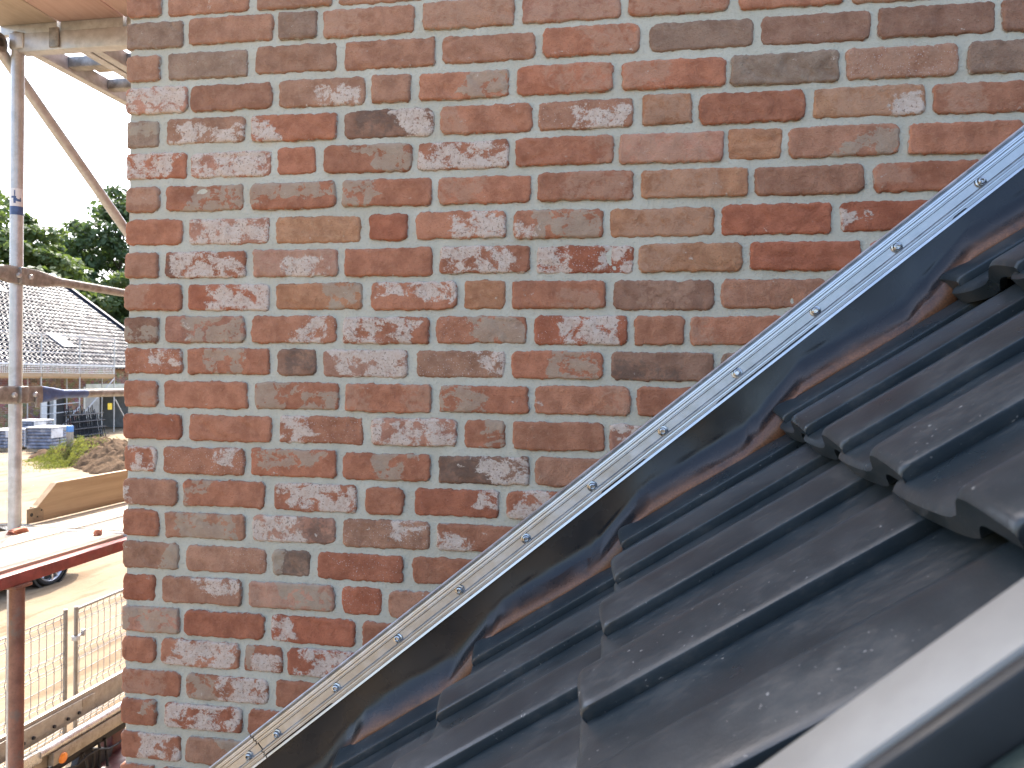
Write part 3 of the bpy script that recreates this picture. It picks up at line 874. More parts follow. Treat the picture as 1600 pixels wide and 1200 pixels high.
# brick crumbs lying on the lower deck
M_CRUMB = plain('broken_brick', (.42, .16, .10), .9, 0, .3, 40, bump=.002)
def crumb(x, y, sx, sy, sz, rz, seed, label):
    bm = bmesh.new(); bmesh.ops.create_cube(bm, size=1)
    bmesh.ops.subdivide_edges(bm, edges=bm.edges[:], cuts=2, use_grid_fill=True)
    for v in bm.verts:
        q = mnoise.noise_vector(v.co * 2.1 + Vector((seed, 0, 0))) * .30
        v.co = Vector(((v.co.x + q.x) * sx, (v.co.y + q.y) * sy, max(-.5, v.co.z + q.z * .8 if v.co.z > -.4 else -.5) * sz))
    me = bpy.data.meshes.new('brick_fragment'); bm.to_mesh(me); bm.free()
    o = link('brick_fragment', me, M_CRUMB, None, True, 30); o.location = (x, y, 2.4625 + sz / 2); o.rotation_euler.z = rz
    tag(o, label, 'brick fragment', 'brick crumbs on the scaffold deck')
crumb(-1.235, 1.055, .035, .075, .016, .0, 3, 'flat broken piece of red brick on the deck beside the scaffold pole')
crumb(-.905, 1.085, .026, .022, .020, .6, 8, 'small pointed brick crumb near the wall on the sunlit deck')

# red steel beam and post under the deck edge
rb = thing('red_steel_frame', 'red painted steel beam on a rusty post along the deck edge', 'steel frame', (X1, .56, 0))
MB().box(X1 - .020, X1 + .020, -1.2, 3.4, 2.412, 2.452, b=.003).build('beam', M_RED, rb, True, 30)
pst = MB().tube((X1, .565, 0), (X1, .565, 2.4115), .0225, n=20)
pst.build('post', M_RUST, rb, True, 40)
MB().box(X1 - .028, X1 + .028, .53, .60, 2.400, 2.4118, b=.003).build('head_plate', M_RUST, rb, True, 30)
MB().tube((X1, 2.9, 0), (X1, 2.9, 2.4115), .0225, n=20).build('post', M_RUST, rb, True, 40)

# ------------------------------------------------------------------ trailer hoist with inclined rails
M_HOIST = plain('beige_grey_aluminium', (.36, .33, .27), .5, .3, .18, 20, dirt=(.25, .22, .17))
M_HTUBE = plain('bright_tube', (.55, .54, .52), .3, .8, .15, 25)
M_MAROON = plain('maroon_machine_paint', (.10, .030, .030), .45, 0, .3, 15, dirt=(.15, .11, .09))
tt = NT('orange_reflector'); M_ORANGE = tt.bsdf((.85, .26, .02), .2, 0, None, .6)
HX = -2.40
ho = thing('trailer_hoist', 'roofing hoist trailer with beige rails and orange side reflector below the scaffold', 'hoist', (HX, 3, 0))
def bar(y0, z0, y1, z1, hh, x0, x1, name, m, par=None, b=.006):
    d = Vector((0, y1 - y0, z1 - z0)); L = d.length; a = math.atan2(z1 - z0, y1 - y0)
    M = Matrix.Translation((0, y0, z0)) @ Matrix.Rotation(a, 4, 'X')
    return MB().box(x0, x1, 0, L, -hh / 2, hh / 2, M, b=b).build(name, m, par or ho, True, 30)
zf = lambda y: .86 - (y - 2.4) * .032
bar(1.6, .885, 5.4, .845, .155, HX - .10, HX - .07, 'rear_rail', M_HOIST)
bar(1.6, .90, 2.955, .872, .095, HX - .068, HX - .058, 'splice_plate', M_HOIST)
bar(2.956, .890, 3.075, .885, .060, HX - .068, HX - .058, 'splice_plate', M_HOIST)
for y in (2.45, 2.53, 2.70, 2.82, 2.92):
    MB().lathe([(.0, .012), (.010, .012), (.011, 0)], Matrix.Translation((HX - .058, y, .868 - (y - 2.4) * .03 - .012)) @ Matrix.Rotation(R(90), 4, 'Y'), 10).build('bolt', M_DARK, ho, True, 40)
MB().tube((HX, 2.50, .765), (HX, 5.4, .70), .030, n=18).build('tube', M_HTUBE, ho, True, 40)
bar(1.6, .80, 2.52, .755, .075, HX - .02, HX + .02, 'tube_end', M_HTUBE)
lr = bar(2.60, .690, 5.4, .625, .085, HX - .015, HX + .028, 'front_rail', M_HOIST)
bar(1.9, .725, 2.62, .675, .13, HX - .06, HX - .018, 'hinge_plate', M_HOIST)
MB().lathe([(.0, .014), (.026, .014), (.032, .010), (.034, 0)], Matrix.Translation((HX + .028, 2.675, .668)) @ Matrix.Rotation(R(90), 4, 'Y'), 20).build('side_reflector', M_ORANGE, ho, True, 50)
bar(2.4, .615, 5.4, .555, .05, HX - .05, HX + .0, 'under_rail', M_DARK)
cb = MB()
for k in range(4):
    pts = [(HX + .01 + .012 * math.sin(k + i), 2.86 + .07 * k + .05 * math.sin(i * .5 + .3), .60 - .055 * i + .0 * k) for i in range(7)]
    cb.path(pts, .009, 8)
cb.path([(HX + .03, 2.5 + .1 * i, .61 - .012 * i + .02 * math.sin(i * 1.7)) for i in range(10)], .007, 6)
cb.build('cable', M_DARK, ho, True, 60)
mf_ = MB().box(HX - .20, HX + .14, 2.95, 3.40, .32, .40, b=.01).box(HX - .18, HX - .06, 3.26, 3.40, .40, .64, b=.01).box(HX - .15, HX + .05, 2.7, 4.6, .24, .32, b=.01)
mf_.build('chassis', M_MAROON, ho, True, 30)
bar(2.9, .50, 3.22, .36, .20, HX - .10, HX - .05, 'motor_cover', M_DARK)
wh = MB(); wh.lathe([(.0, -.07), (.14, -.08), (.20, -.085), (.255, -.07), (.27, -.03), (.27, .03), (.255, .07), (.20, .085), (.14, .08), (.0, .07)], Matrix.Translation((HX + .02, 4.25, .27)) @ Matrix.Rotation(R(90), 4, 'Y'), 28)
wh.build('wheel', M_DARK, ho, True, 40)
MB().box(HX - .10, HX - .02, 1.55, 1.63, 0, .84, b=.006).build('prop', M_MAROON, ho, True, 30)

# ------------------------------------------------------------------ wire mesh fence panels
M_WIRE = plain('galvanised_wire', (.34, .345, .335), .5, .5, .2, 30)
M_FPOST = plain('fence_post_steel', (.30, .275, .235), .5, .4, .2, 20)
FX = -3.434
def fence_panel(ya, yb, xa, xb, top, label, toprail):
    t = thing('mesh_fence_panel', label, 'fence', (xa, ya, 0), 'wire mesh panels beyond the hoist')
    L = math.hypot(yb - ya, xb - xa); e = Vector((xb - xa, yb - ya, 0)).normalized(); o = Vector((xa, ya, 0)); nrm = Vector((-e.y, e.x, 0))
    for s in (0, L):
        p = o + e * s; MB().tube((p.x, p.y, 0), (p.x, p.y, top + .035), .0165, n=14).build('post', M_FPOST, t, True, 40)
    zs = [0.06 + .108 * i for i in range(int((top - .06) / .108) + 1)]
    fold = {}
    w = MB(); bends = []
    def off(z):                         # V-shaped stiffening folds
        for zc in (top - .04, top - .36, top - .68, top - .98):
            if abs(z - zc) < .045: return .014 * (1 - abs(z - zc) / .045)
        return 0.0
    knots = sorted(set([.05, top] + [q for zc in (top - .04, top - .36, top - .68, top - .98) for q in (zc - .045, zc, min(top, zc + .045)) if q > .05]))
    n = int(L / .082)
    for i in range(n + 1):
        s = L * (i + .5) / (n + 1)
        jt = random.uniform(-.006, .006)
        pts = [o + e * (s + jt * (z - .5)) + nrm * off(z) + Vector((0, 0, z)) for z in knots]
        for a, b in zip(pts[:-1], pts[1:]): w.tube(a, b, .0030, n=5, cap=False)
    for z in knots + [z for z in np.arange(.16, top, .107)]:
        w.tube(o + nrm * off(z) + Vector((0, 0, z)), o + e * L + nrm * off(z) + Vector((0, 0, z + random.uniform(-.004, .004))), .0032, n=5, cap=False)
    w.build('wire_mesh', M_WIRE, t, True, 180)
    if toprail:
        p = o + Vector((0, 0, top + .012)); MB().tube(p, o + e * L + Vector((0, 0, top - .02)), .0135, n=12).build('top_rail', M_FPOST, t, True, 40)
        lt = MB().box(FX - .01, FX + .012, ya + .0, ya + .085, .885, .905, b=.003).box(FX - .008, FX + .02, ya + .065, ya + .095, .88, .935, b=.004).box(FX - .024, FX + .024, ya - .026, ya + .024, .865, .905, b=.004)
        lt.build('latch', M_GALV, t, True, 30)
    return t
fence_panel(1.55, 3.975, FX + .02, FX, 1.125, 'left wire mesh fence panel with folded wires, beside the rusty post', False)
fence_panel(4.095, 6.6, FX, FX - .10, 1.115, 'right wire mesh fence panel with tubular top rail and latch', True)

# ------------------------------------------------------------------ parked car
M_CAR = plain('dark_car_paint', (.020, .021, .024), .18, .3, .1, 8, Coat_Weight=.6)
M_TYRE = plain('tyre_rubber', (.018, .018, .018), .85, 0, .2, 30)
M_RIM = plain('silver_alloy', (.62, .61, .60), .3, .8, .1, 20)
M_CGL = NT('car_glass').bsdf((.01, .012, .014), .05, 0, None, .6)
CX, CY = -7.29 - .87, 8.32                          # centre line, front axle
car = thing('parked_car', 'dark parked car with silver spoked wheel half hidden by the red beam', 'car', (CX, CY - 1.3, 0))
def loft(st, name, m, par=car):
    vs = []; fs = []; n = 16
    for y, zb_, zt_, hw in st:
        for i in range(n):
            a = 2 * math.pi * i / n
            c, s_ = math.cos(a), math.sin(a)
            vs.append((CX + math.copysign(abs(c) ** .45, c) * hw, CY + y, (zb_ + zt_) / 2 + math.copysign(abs(s_) ** .45, s_) * (zt_ - zb_) / 2))
    for k in range(len(st) - 1):
        for i in range(n): fs.append((k * n + i, k * n + (i + 1) % n, (k + 1) * n + (i + 1) % n, (k + 1) * n + i))
    fs += [tuple(range(n)), tuple(range(len(st) * n - 1, len(st) * n - n - 1, -1))]
    return MB().add(vs, fs).build(name, m, par, True, 40)
loft([(.86, .32, .56, .60), (.82, .24, .66, .74), (.62, .20, .74, .85), (.2, .20, .84, .885), (-.5, .20, .90, .90), (-1.3, .20, .92, .905), (-2.2, .20, .94, .90), (-2.9, .22, .95, .88), (-3.3, .28, .90, .80), (-3.4, .38, .78, .70)], 'body', M_CAR)
loft([(-.55, .84, .90, .72), (-1.25, .84, 1.34, .66), (-1.7, .86, 1.44, .63), (-2.5, .86, 1.42, .62), (-3.05, .86, 1.20, .60), (-3.25, .86, .94, .60)], 'windows', M_CGL)
loft([(-1.28, 1.36, 1.405, .54), (-1.7, 1.40, 1.462, .60), (-2.5, 1.38, 1.445, .60), (-2.85, 1.29, 1.335, .57)], 'roof', M_CAR)
def wheel(y, side):
    x = CX + side * .80
    M = Matrix.Translation((x, CY + y, .325)) @ Matrix.Rotation(R(90) * side, 4, 'Y')
    t = MB().lathe([(.24, .02), (.262, .095), (.275, .112), (.305, .105), (.322, .08), (.325, 0), (.322, -.08), (.26, -.1), (.2, -.09)], M, 36).build('wheel', M_TYRE, car, True, 40)
    MB().lathe([(.25, .02), (.264, .098), (.254, .106), (.238, .088), (.232, .02)], M, 36).build('rim', M_RIM, t, True, 40)
    MB().lathe([(.0, .03), (.235, .03)], M, 24).build('brake_disc', M_DARK, t)
    sp = MB()
    for k in range(5):
        for d in (-.13, .13):
            a = 2 * math.pi * k / 5 + .3
            p0 = M @ Vector((.045 * math.cos(a + d), .045 * math.sin(a + d), .085)); p1 = M @ Vector((.245 * math.cos(a + d * 1.6), .245 * math.sin(a + d * 1.6), .092))
            sp.tube(p0, p1, .018, .013, 6)
    sp.lathe([(.0, .105), (.045, .10), (.055, .08)], M, 16)
    sp.build('spokes', M_RIM, t, True, 40)
    MB().lathe([(.0, -.12), (.37, -.12), (.375, .094), (.345, .098), (.34, .0)], M, 30).build('wheel_arch', M_DARK, car, True, 40)
for y in (0, -2.6):
    for s in (1, -1): wheel(y, s)

# ------------------------------------------------------------------ house across the site
M_HB = brick_far('mixed_brown_brick', (.19, .105, .06), (.30, .18, .10), (.30, .265, .21), .25, .083, 'y', .55)
M_HT = plain('anthracite_far_tile', (.024, .028, .038), .19, 0, .25, 3, spec=.40)
M_ZINC = plain('zinc', (.46, .46, .45), .4, .6, .1, 5)
M_CONC = plain('raw_concrete', (.34, .33, .30), .9, 0, .15, 4)
M_WFR = plain('white_frame', (.75, .75, .73), .5, 0, .05, 5)
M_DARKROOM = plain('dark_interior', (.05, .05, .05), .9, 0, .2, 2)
HXF = -27.494
fh = thing('site_house', 'brown brick house with dark tiled roof and open garage across the sandy site', 'house', (HXF, 34, 0))
Y0, Y1, EZ, RUN, RISE = 14.0, 41.9, 3.52, 7.5, 4.98
# front wall with garage and door openings
GY0, GY1, GZ = 34.35, 38.6, 2.36
DY0, DY1, DZ = 31.3, 33.15, 2.32
fw_ = MB()
fw_.box(HXF - .35, HXF, Y0 + .3, DY0, 0, EZ + .1).box(HXF - .35, HXF, DY0, DY1, DZ, EZ + .1).box(HXF - .35, HXF, DY1, GY0, 0, EZ + .1)
fw_.box(HXF - .35, HXF, GY0, GY1, GZ, EZ + .1).box(HXF - .35, HXF, GY1, Y1 - .3, 0, EZ + .1)
fw_.build('front_wall', M_HB, fh)
gv = MB().prism([(HXF - .35, 0), (HXF - .355, EZ), (HXF - RUN, EZ + RISE - .15), (HXF - 2 * RUN, EZ), (HXF - 2 * RUN, 0)], 'y', Y1 - .62, Y1 - .32)
gv.prism([(HXF - .35, 0), (HXF - .355, EZ), (HXF - RUN, EZ + RISE - .15), (HXF - 2 * RUN, EZ), (HXF - 2 * RUN, 0)], 'y', Y0 + .32, Y0 + .62)
gv.box(HXF - 2 * RUN, HXF - 2 * RUN + .3, Y0 + .63, Y1 - .63, 0, EZ)
gv.build('gable_wall', M_HB, fh)
MB().box(HXF - 6, HXF - 5.9, GY0 - .2, GY1 + .2, 0, GZ + .3).box(HXF - 6, HXF - .36, GY0 - .3, GY0 - .2, 0, GZ + .3).box(HXF - 6, HXF - .36, GY1 + .2, GY1 + .3, 0, GZ + .3).box(HXF - 6, HXF - .36, GY0 - .2, GY1 + .2, GZ + .25, GZ + .3).build('garage_interior', M_CONC, fh)
MB().box(HXF - .30, HXF + .03, GY0 - .14, GY0, 0, GZ + .06).box(HXF - .30, HXF + .03, GY1, GY1 + .14, 0, GZ + .06).box(HXF - .28, HXF + .05, GY0 - .0005, GY1 + .0005, GZ - .10, GZ + .20).build('garage_frame', M_ZINC, fh)
MB().box(HXF - .20, HXF - .12, GY0 + .001, GY0 + 1.25, .02, GZ - .101).build('garage_panel', M_CONC, fh)
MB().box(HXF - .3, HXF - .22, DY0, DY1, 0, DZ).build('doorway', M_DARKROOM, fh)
for ya, yb in ((DY0, DY0 + .42), (DY0 + .85, DY0 + 1.02)): MB().box(HXF - .2, HXF + .02, ya, yb, .1, DZ).build('door_frame', M_WFR, fh)
MB().tube((HXF + .34, Y0, EZ - .02), (HXF + .34, Y1, EZ - .02), .075, n=10).build('gutter', M_ZINC, fh, True, 40)
# roof tiles as one wavy, stepped sheet per slope
ang = math.atan2(RISE, RUN); CW, CL = .30, .40
SLN = math.hypot(RUN + .4, (RUN + .4) * RISE / RUN)
nr = int(SLN / CL)
def far_roof(sign):
    vs = []; fs = []
    ncol = int((Y1 - Y0) / CW) * 6
    wavep = [0, .008, .058, .078, .062, .020]
    for r_ in range(nr + 1):
        for e_ in (0, 1):
            for c in range(ncol + 1):
                y = Y0 + c * CW / 6
                s = (r_ + e_) * CL
                h = wavep[c % 6] + (.058 if e_ == 0 else .0)
                x = .4 - s * math.cos(ang); z = -.4 * math.tan(ang) + s * math.sin(ang)
                x += math.sin(ang) * h; z += math.cos(ang) * h
                xx = HXF + x if sign > 0 else HXF - 2 * RUN - x
                vs.append((xx, y, EZ + z + .06))
    n = ncol + 1
    for r_ in range(2 * (nr + 1) - 1):
        for c in range(ncol):
            a = r_ * n + c; fs.append((a, a + 1, a + n + 1, a + n))
    me = bpy.data.meshes.new('roof_tiles'); me.from_pydata(vs, [], fs)
    o = link('roof_tiles', me, M_HT, fh); o['kind'] = 'stuff'
    return o
far_roof(1); far_roof(-1)
MB().tube((HXF - RUN - .1, Y0, EZ + RISE + .30), (HXF - RUN - .1, Y1, EZ + RISE + .30), .13, n=10).build('ridge', M_HT, fh, True, 40)
vg = MB()
for s_, (xa, xb) in enumerate(((HXF + .42, HXF - RUN - .1), (HXF - 2 * RUN - .42, HXF - RUN - .1))):
    za = EZ - .4 * math.tan(ang) + .10; zb_ = EZ + RISE + .22
    d = Vector((xb - xa, 0, zb_ - za)); L = d.length
    M = Matrix.Translation((xa, Y1 - .02, za)) @ Matrix.Rotation(-math.atan2(d.z, d.x), 4, 'Y')
    vg.box(0, L, -.12, .10, -.18, .10, M)
vg.build('verge', M_HT, fh)
M_SKY = NT('skylight_glass').bsdf((.45, .48, .52), .12, .6, None, .6)
for yc, s0 in ((34.68, 2.05), (35.15, 7.55)):
    x = HXF + .4 - s0 * math.cos(ang); z = EZ - .4 * math.tan(ang) + s0 * math.sin(ang)
    M = Matrix.Translation((x, yc, z)) @ Matrix.Rotation(ang, 4, 'Y')
    f = MB().box(-1.25, 0, -.45, .45, .06, .19, M).build('skylight', M_ZINC, fh)
    MB().box(-1.17, -.08, -.37, .37, .1901, .20, M).build('pane', M_SKY, f)
MB().box(HXF - RUN - .9, HXF - RUN - .35, 41.2, 41.85, 6.8, 8.95).build('chimney', M_CONC, fh)
MB().lathe([(.30, 0), (.30, .25), (.22, .42), (.0, .48)], Matrix.Translation((HXF - RUN - .62, 41.52, 8.95)), 14).build('chimney_pot', M_WFR, fh, True, 40)

# scaffold standing in front of that house
fs_ = thing('site_scaffold', 'thin steel scaffold with net and plank deck before the brown brick house', 'scaffold', (HXF + 1.0, 33, 0))
SX = HXF + 1.05
ys = [27.6, 30.15, 32.65, 35.2]
for y in ys:
    for x in (SX, SX - .72): MB().tube((x, y, .02), (x, y, 4.95 if x == SX else 3.1), .03, n=8).build('standard', M_GALV, fs_, True, 40)
for a, b in zip(ys[:-1], ys[1:]):
    for z in (3.55, 4.10, 4.92): MB().tube((SX, a, z), (SX, b, z), .022, n=6).build('guardrail', M_GALV, fs_, True, 40)
    MB().box(SX - .70, SX - .03, a + .02, b - .02, 2.86, 2.93).build('deck_plank', M_TOE, fs_)
    MB().box(SX + .02, SX + .05, a + .02, b - .02, 2.93, 3.10).build('toe_board', M_TOE, fs_)
    nt = MB()
    for k in range(24): nt.tube((SX + .02, a + (b - a) * k / 24, 3.10), (SX + .02, a + (b - a) * k / 24, 3.50 - .06 * math.sin(math.pi * k / 24)), .008, n=4, cap=False)
    for k in range(5): nt.tube((SX + .02, a, 3.13 + k * .09), (SX + .02, b, 3.13 + k * .09), .008, n=4, cap=False)
    nt.build('safety_net', M_WFR, fs_)
MB().tube((SX + .03, 32.6, .9), (SX + .03, 35.15, 2.85), .03, n=8).build('diagonal_brace', M_GALV, fs_, True, 40)
MB().tube((SX + .03, 30.9, .1), (SX + .03, 32.6, .9 + .55), .03, n=8).build('diagonal_brace', M_GALV, fs_, True, 40)
MB().tube((SX + .03, 35.25, 1.75), (SX + .03, 36.5, .12), .03, n=8).build('raking_tube', M_GALV, fs_, True, 40)
for z in (1.15, 1.55): MB().tube((SX, 30.2, z), (SX, 32.65, z + .12), .02, n=6).build('ledger', M_GALV, fs_, True, 40)
ys_ = MB().box(HXF + .06, HXF + .075, GY0 + .55, GY0 + 1.0, 1.15, 1.55)
sg = MB().box(SX - .02, SX, 34.72, 35.05, 1.22, 1.56).build('warning_sign', plain('yellow_sign', (.75, .52, .03), .5, 0, .1, 6))
tag(sg, 'small yellow sign hanging in the open garage', 'sign')

# black lattice racks leaning before the doorway
M_BLK = plain('black_steel', (.02, .02, .022), .5, .3, .2, 10)
lr_ = thing('steel_rack', 'black steel lattice racks stacked upright before the brown house', 'rack', (HXF + 1.9, 31.6, 0))
for k in range(5):
    f = MB(); x = HXF + 1.6 + k * .14
    for i in range(8): f.tube((x + .3, 30.7 + i * .29, .0), (x, 30.75 + i * .27 + .2, 1.45 - .12 * k + .1 * math.sin(i * 2.1 + k)), .022, n=5)
    for j in range(4): f.tube((x + .28 - j * .08, 30.7, .12 + j * .33), (x + .26 - j * .08, 32.95, .16 + j * .33), .020, n=5)
    f.build('lattice', M_BLK, lr_, True, 60)

# pallets of wrapped bricks
M_WRAP = plain('pale_wrap', (.55, .56, .58), .3, 0, .2, 3, dirt=(.30, .32, .38))
M_PAL = plain('pallet_wood', (.30, .23, .15), .9, 0, .3, 8)
M_SACK = plain('blue_grey_bag', (.17, .19, .25), .5, 0, .5, 5, dirt=(.42, .43, .45))
def pallet(x, y, rz, h, label, cap, seed):
    t = thing('brick_pallet', label, 'pallet', (x, y, 0), 'pallets before the brown house')
    M = Matrix.Translation((x, y, .03)) @ Matrix.Rotation(rz, 4, 'Z')
    b = MB()
    for i in range(3): b.box(-.5, .5, -.6 + i * .53, -.48 + i * .53, 0, .10, M)
    for i in range(6): b.box(-.5 + i * .172, -.37 + i * .172, -.6, .6, .10, .125, M)
    b.build('pallet_base', M_PAL, t)
    g = random.Random(seed); nL = int(h / .13)
    for l in range(nL):
        for j in range(2):
            a = MB().box(-.48 + g.uniform(-.02, .02), .48 + g.uniform(-.02, .02), -.58 + j * .58, -.012 + j * .58, .128 + l * .13, .252 + l * .13, M, b=.035)
            a.build('bag', M_SACK, t, True, 50)
    if cap:
        cp = MB().box(-.53, .53, -.63, .63, .135 + nL * .13, .20 + nL * .13, M, b=.03)
        cp.box(-.53, -.505, -.63, .63, .20, .13 + nL * .13, M).box(.505, .53, -.63, .1, .55, .13 + nL * .13, M)
        cp.build('plastic_wrap', M_WRAP, t, True, 40)
pallet(-21.9, 25.3, .15, .78, 'wrapped pallet of grey bags just right of the scaffold pole', True, 4)
pallet(-23.6, 25.2, -.05, .70, 'wrapped pallet of pale bags left of the scaffold pole', True, 5)
pallet(-24.1, 27.0, .1, 1.0, 'taller wrapped pallet behind the other pallets', True, 9)

# ------------------------------------------------------------------ heap of soil with weeds, marker post
def soil_material():
    t = NT('dark_soil'); n1 = t.noise(1.5, 5); n2 = t.noise(9, 5, .7)
    c = t.mix(t.ramp(n1, .35, .65), (.085, .052, .030), (.15, .095, .055))
    c = t.mix(t.ramp(n2, .55, .7, 0, .7), c, (.045, .027, .016))
    return t.bsdf(c, .97, 0, t.bump(n2, .8, .06), spec=.1)
M_SOIL = soil_material()
mv = []; mfc = []; N = 130
def heap(x, y):
    def g(cx, cy, sx, sy, h, rot):
        dx, dy = x - cx, y - cy; c, s = math.cos(rot), math.sin(rot); u, v = dx * c + dy * s, -dx * s + dy * c
        return h * max(0, 1 - (u / sx) ** 2 - (v / sy) ** 2) ** .8
    z = max(g(-18.6, 23.9, 1.7, 2.0, .72, .7), g(-16.9, 22.6, 1.5, 2.3, .70, .55), g(-20.3, 23.6, .8, .7, .25, 0), g(-15.2, 21.6, 1.7, 2.2, .62, .4))
    p = Vector((x, y, 0))
    return z + (.12 * mnoise.noise(p * 1.9) + .14 * mnoise.noise(p * 4.6) + .10 * mnoise.noise(p * 9)) * min(1, z * 4) - .03
for j in range(N + 1):
    for i in range(N + 1):
        x = -22.5 + 11 * i / N; y = 18 + 10 * j / N
        z = heap(x, y); mv.append((x, y, z if z > -.02 else -.25))
mfc = [(j * (N + 1) + i, j * (N + 1) + i + 1, (j + 1) * (N + 1) + i + 1, (j + 1) * (N + 1) + i) for j in range(N) for i in range(N)]
me = bpy.data.meshes.new('soil_heap'); me.from_pydata(mv, [], mfc)
link('soil_heap', me, M_SOIL, None, True, 50)['kind'] = 'structure'

def leaf_material(name, c1, c2, trans=.35):
    t = NT(name)
    n1 = t.noise(1.3, 3); n2 = t.noise(9, 2)
    c = t.mix(t.ramp(t.math('MULTIPLY_ADD', n2, .4, t.math('MULTIPLY', n1, .6)), .35, .65), c1, c2)
    d = t.t.nodes.new('ShaderNodeBsdfPrincipled'); t.set(d.inputs['Base Color'], c); d.inputs['Roughness'].default_value = .6; d.inputs['Specular IOR Level'].default_value = .3
    tr = t.t.nodes.new('ShaderNodeBsdfTranslucent'); t.set(tr.inputs[0], t.mix(1, c, (1.25, 1.35, .6), 'MULTIPLY'))
    mx = t.t.nodes.new('ShaderNodeMixShader'); mx.inputs[0].default_value = trans
    t.t.links.new(d.outputs[0], mx.inputs[1]); t.t.links.new(tr.outputs[0], mx.inputs[2]); t.t.links.new(mx.outputs[0], t.out.inputs[0])
    return t.m
M_LEAF = leaf_material('broad_leaf', (.085, .120, .045), (.155, .195, .08))
M_LEAF2 = leaf_material('dark_leaf', (.070, .105, .050), (.12, .16, .072))
M_WEED = leaf_material('weed_leaf', (.12, .14, .04), (.24, .23, .08), .4)
M_BARK = plain('bark', (.10, .075, .055), .95, 0, .3, 6, bump=.02)

def leaves(centres, normals, size, name, mat, parent=None, ratio=.6):
    """one quad per leaf (centres, random normals), fast"""
    n = len(centres)
    a = rng.normal(size=(n, 3)); nn = normals / np.linalg.norm(normals, axis=1, keepdims=True)
    t1 = np.cross(nn, a); t1 /= np.linalg.norm(t1, axis=1, keepdims=True); t2 = np.cross(nn, t1)
    s = (size * rng.uniform(.6, 1.3, n))[:, None]
    v = np.empty((n, 4, 3))
    v[:, 0] = centres - t1 * s; v[:, 1] = centres - t2 * s * ratio + nn * s * .15
    v[:, 2] = centres + t1 * s; v[:, 3] = centres + t2 * s * ratio + nn * s * .15
    me = bpy.data.meshes.new(name)
    me.vertices.add(n * 4); me.vertices.foreach_set('co', v.ravel())
    me.loops.add(n * 4); me.loops.foreach_set('vertex_index', np.arange(n * 4))
    me.polygons.add(n); me.polygons.foreach_set('loop_start', np.arange(0, n * 4, 4)); me.polygons.foreach_set('loop_total', np.full(n, 4))
    me.update(calc_edges=True); me.validate()
    return link(name, me, mat, parent)

def weeds(x, y, r, n, h, name, label):
    g = rng.normal(size=(n, 2)) * r * .5
    px, py = x + g[:, 0], y + g[:, 1] * 1.6
    base = np.array([max(0, heap(a, b)) for a, b in zip(px, py)])
    zz = base + rng.uniform(0, 1, n) ** 1.3 * h * (.6 + .9 * np.array([max(0, .5 + mnoise.noise(Vector((a * 4, b * 4, 3)))) for a, b in zip(px, py)])) * np.clip(1.2 - np.hypot(g[:, 0], g[:, 1]) / r, .25, 1)
    nr_ = rng.normal(size=(n, 3)); nr_[:, 2] *= .5
    o = leaves(np.stack([px, py, zz], 1), nr_, .045, name, M_WEED, None, .22)
    st = tag(o, label, 'weeds', None, 'stuff')
weeds(-18.6, 22.3, .75, 3600, .40, 'weeds', 'tall green weeds round the blue topped post')
weeds(-17.7, 21.3, .60, 2600, .16, 'weeds', 'low bright green weeds in front of the soil heap')
weeds(-18.6, 26.6, .8, 2000, .55, 'weeds', 'yellowish weeds behind the soil heap near the wall')
weeds(-19.7, 22.6, .45, 1300, .20, 'weeds', 'low green weeds at the left foot of the soil heap')
mp = thing('marker_post', 'pale wooden marker post with a blue top among the weeds', 'post', (-18.75, 22.65, 0))
MB().box(-18.835, -18.665, 22.565, 22.735, 0, 1.03, b=.01).build('post', plain('weathered_post', (.34, .27, .20), .9, 0, .2, 6), mp, True, 30)
MB().box(-18.837, -18.663, 22.563, 22.737, 1.031, 1.25, b=.01).build('blue_top', plain('light_blue_paint', (.10, .26, .55), .5, 0, .15, 6), mp, True, 30)

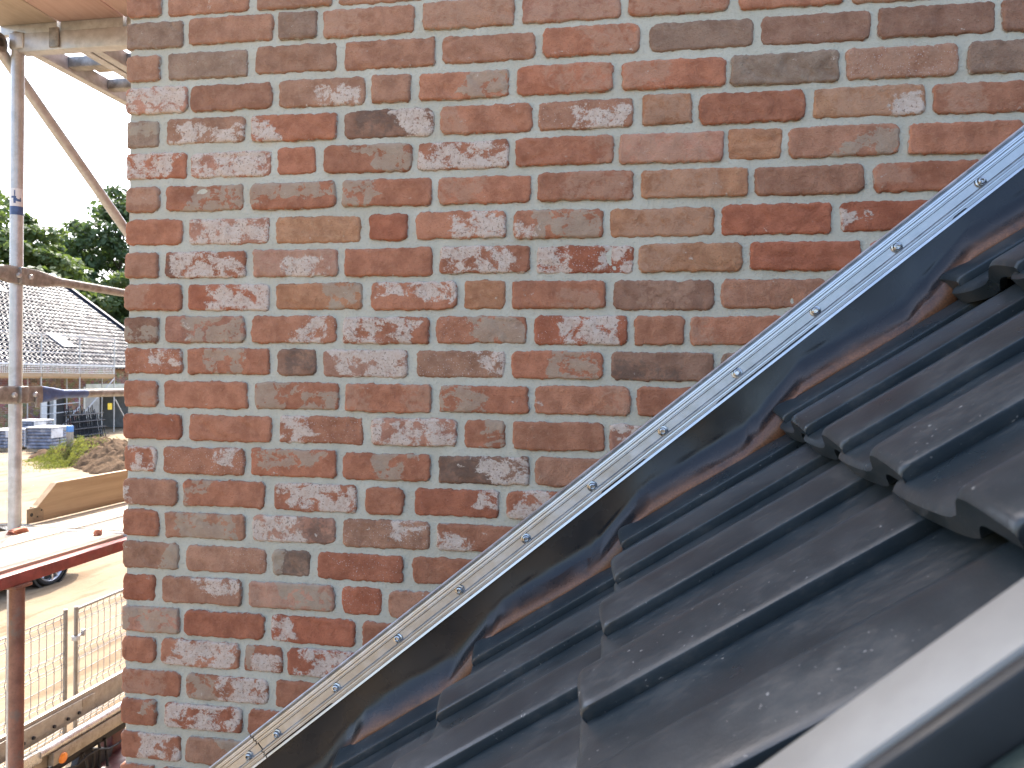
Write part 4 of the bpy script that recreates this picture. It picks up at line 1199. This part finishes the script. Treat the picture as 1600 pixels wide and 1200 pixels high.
# ------------------------------------------------------------------ trees behind the house
def tree(x, y, h, rx, rz, label, seed, mat, nleaf=16000, leaf=.26, low=.18, cone=0.0):
    g = np.random.default_rng(seed)
    t = thing('broadleaf_tree', label, 'tree', (x, y, 0), 'trees behind the brown house')
    tk = MB(); tk.tube((x, y, 0), (x + .2, y + .1, h * .45), .38, .22, 9); tk.tube((x + .2, y + .1, h * .45), (x, y, h * .9), .22, .05, 8)
    ncl = 130; C_ = []; R_ = []
    for i in range(ncl):
        d = g.normal(size=3); d /= np.linalg.norm(d); rr = g.uniform(.35, 1.0) ** .5
        f = 1 - cone * max(0, d[2] * rr)
        c = np.array([x + d[0] * rx * rr * f, y + d[1] * rx * rr * f, h * (low + 1) / 2 + d[2] * rz * rr])
        C_.append(c); R_.append(g.uniform(.5, 1.25) * rx * .24)
        if i % 4 == 0: tk.tube((x, y, max(1.5, c[2] - 3.2)), c, .10, .025, 5)
    tk.build('trunk', M_BARK, t, True, 50)
    pts = []; nm = []
    per = nleaf // ncl
    for c, r_ in zip(C_, R_):
        d = g.normal(size=(per, 3)); d /= np.linalg.norm(d, axis=1, keepdims=True)
        rad = r_ * g.uniform(.15, 1, (per, 1)) ** .45
        off = d * rad * np.array([1.15, 1.15, .62])
        pts.append(c + off); nm.append(d * .6 + g.normal(size=(per, 3)) * .5 + np.array([0, 0, .55]))
    leaves(np.concatenate(pts), np.concatenate(nm), leaf, 'crown', mat, t)
tree(-43.5, 45.5, 14.2, 5.6, 6.6, 'round broadleaf tree left of the gap, behind the scaffold pole', 21, M_LEAF, 26000)
tree(-49.5, 66.5, 21.0, 6.6, 9.6, 'tall dark tree touching the brick wall edge, behind the diagonal brace', 22, M_LEAF2, 30000, cone=.25)
tree(-48.0, 57.5, 11.6, 4.4, 5.2, 'lower yellow green tree in the gap between the two tall trees', 23, M_LEAF, 20000)
tree(-52.0, 50.0, 13.2, 5.2, 6.0, 'second round tree behind the left tree', 24, M_LEAF2, 16000)
tree(-41.0, 60.5, 12.4, 5.0, 5.8, 'broad green tree close behind the roof verge', 25, M_LEAF, 20000)
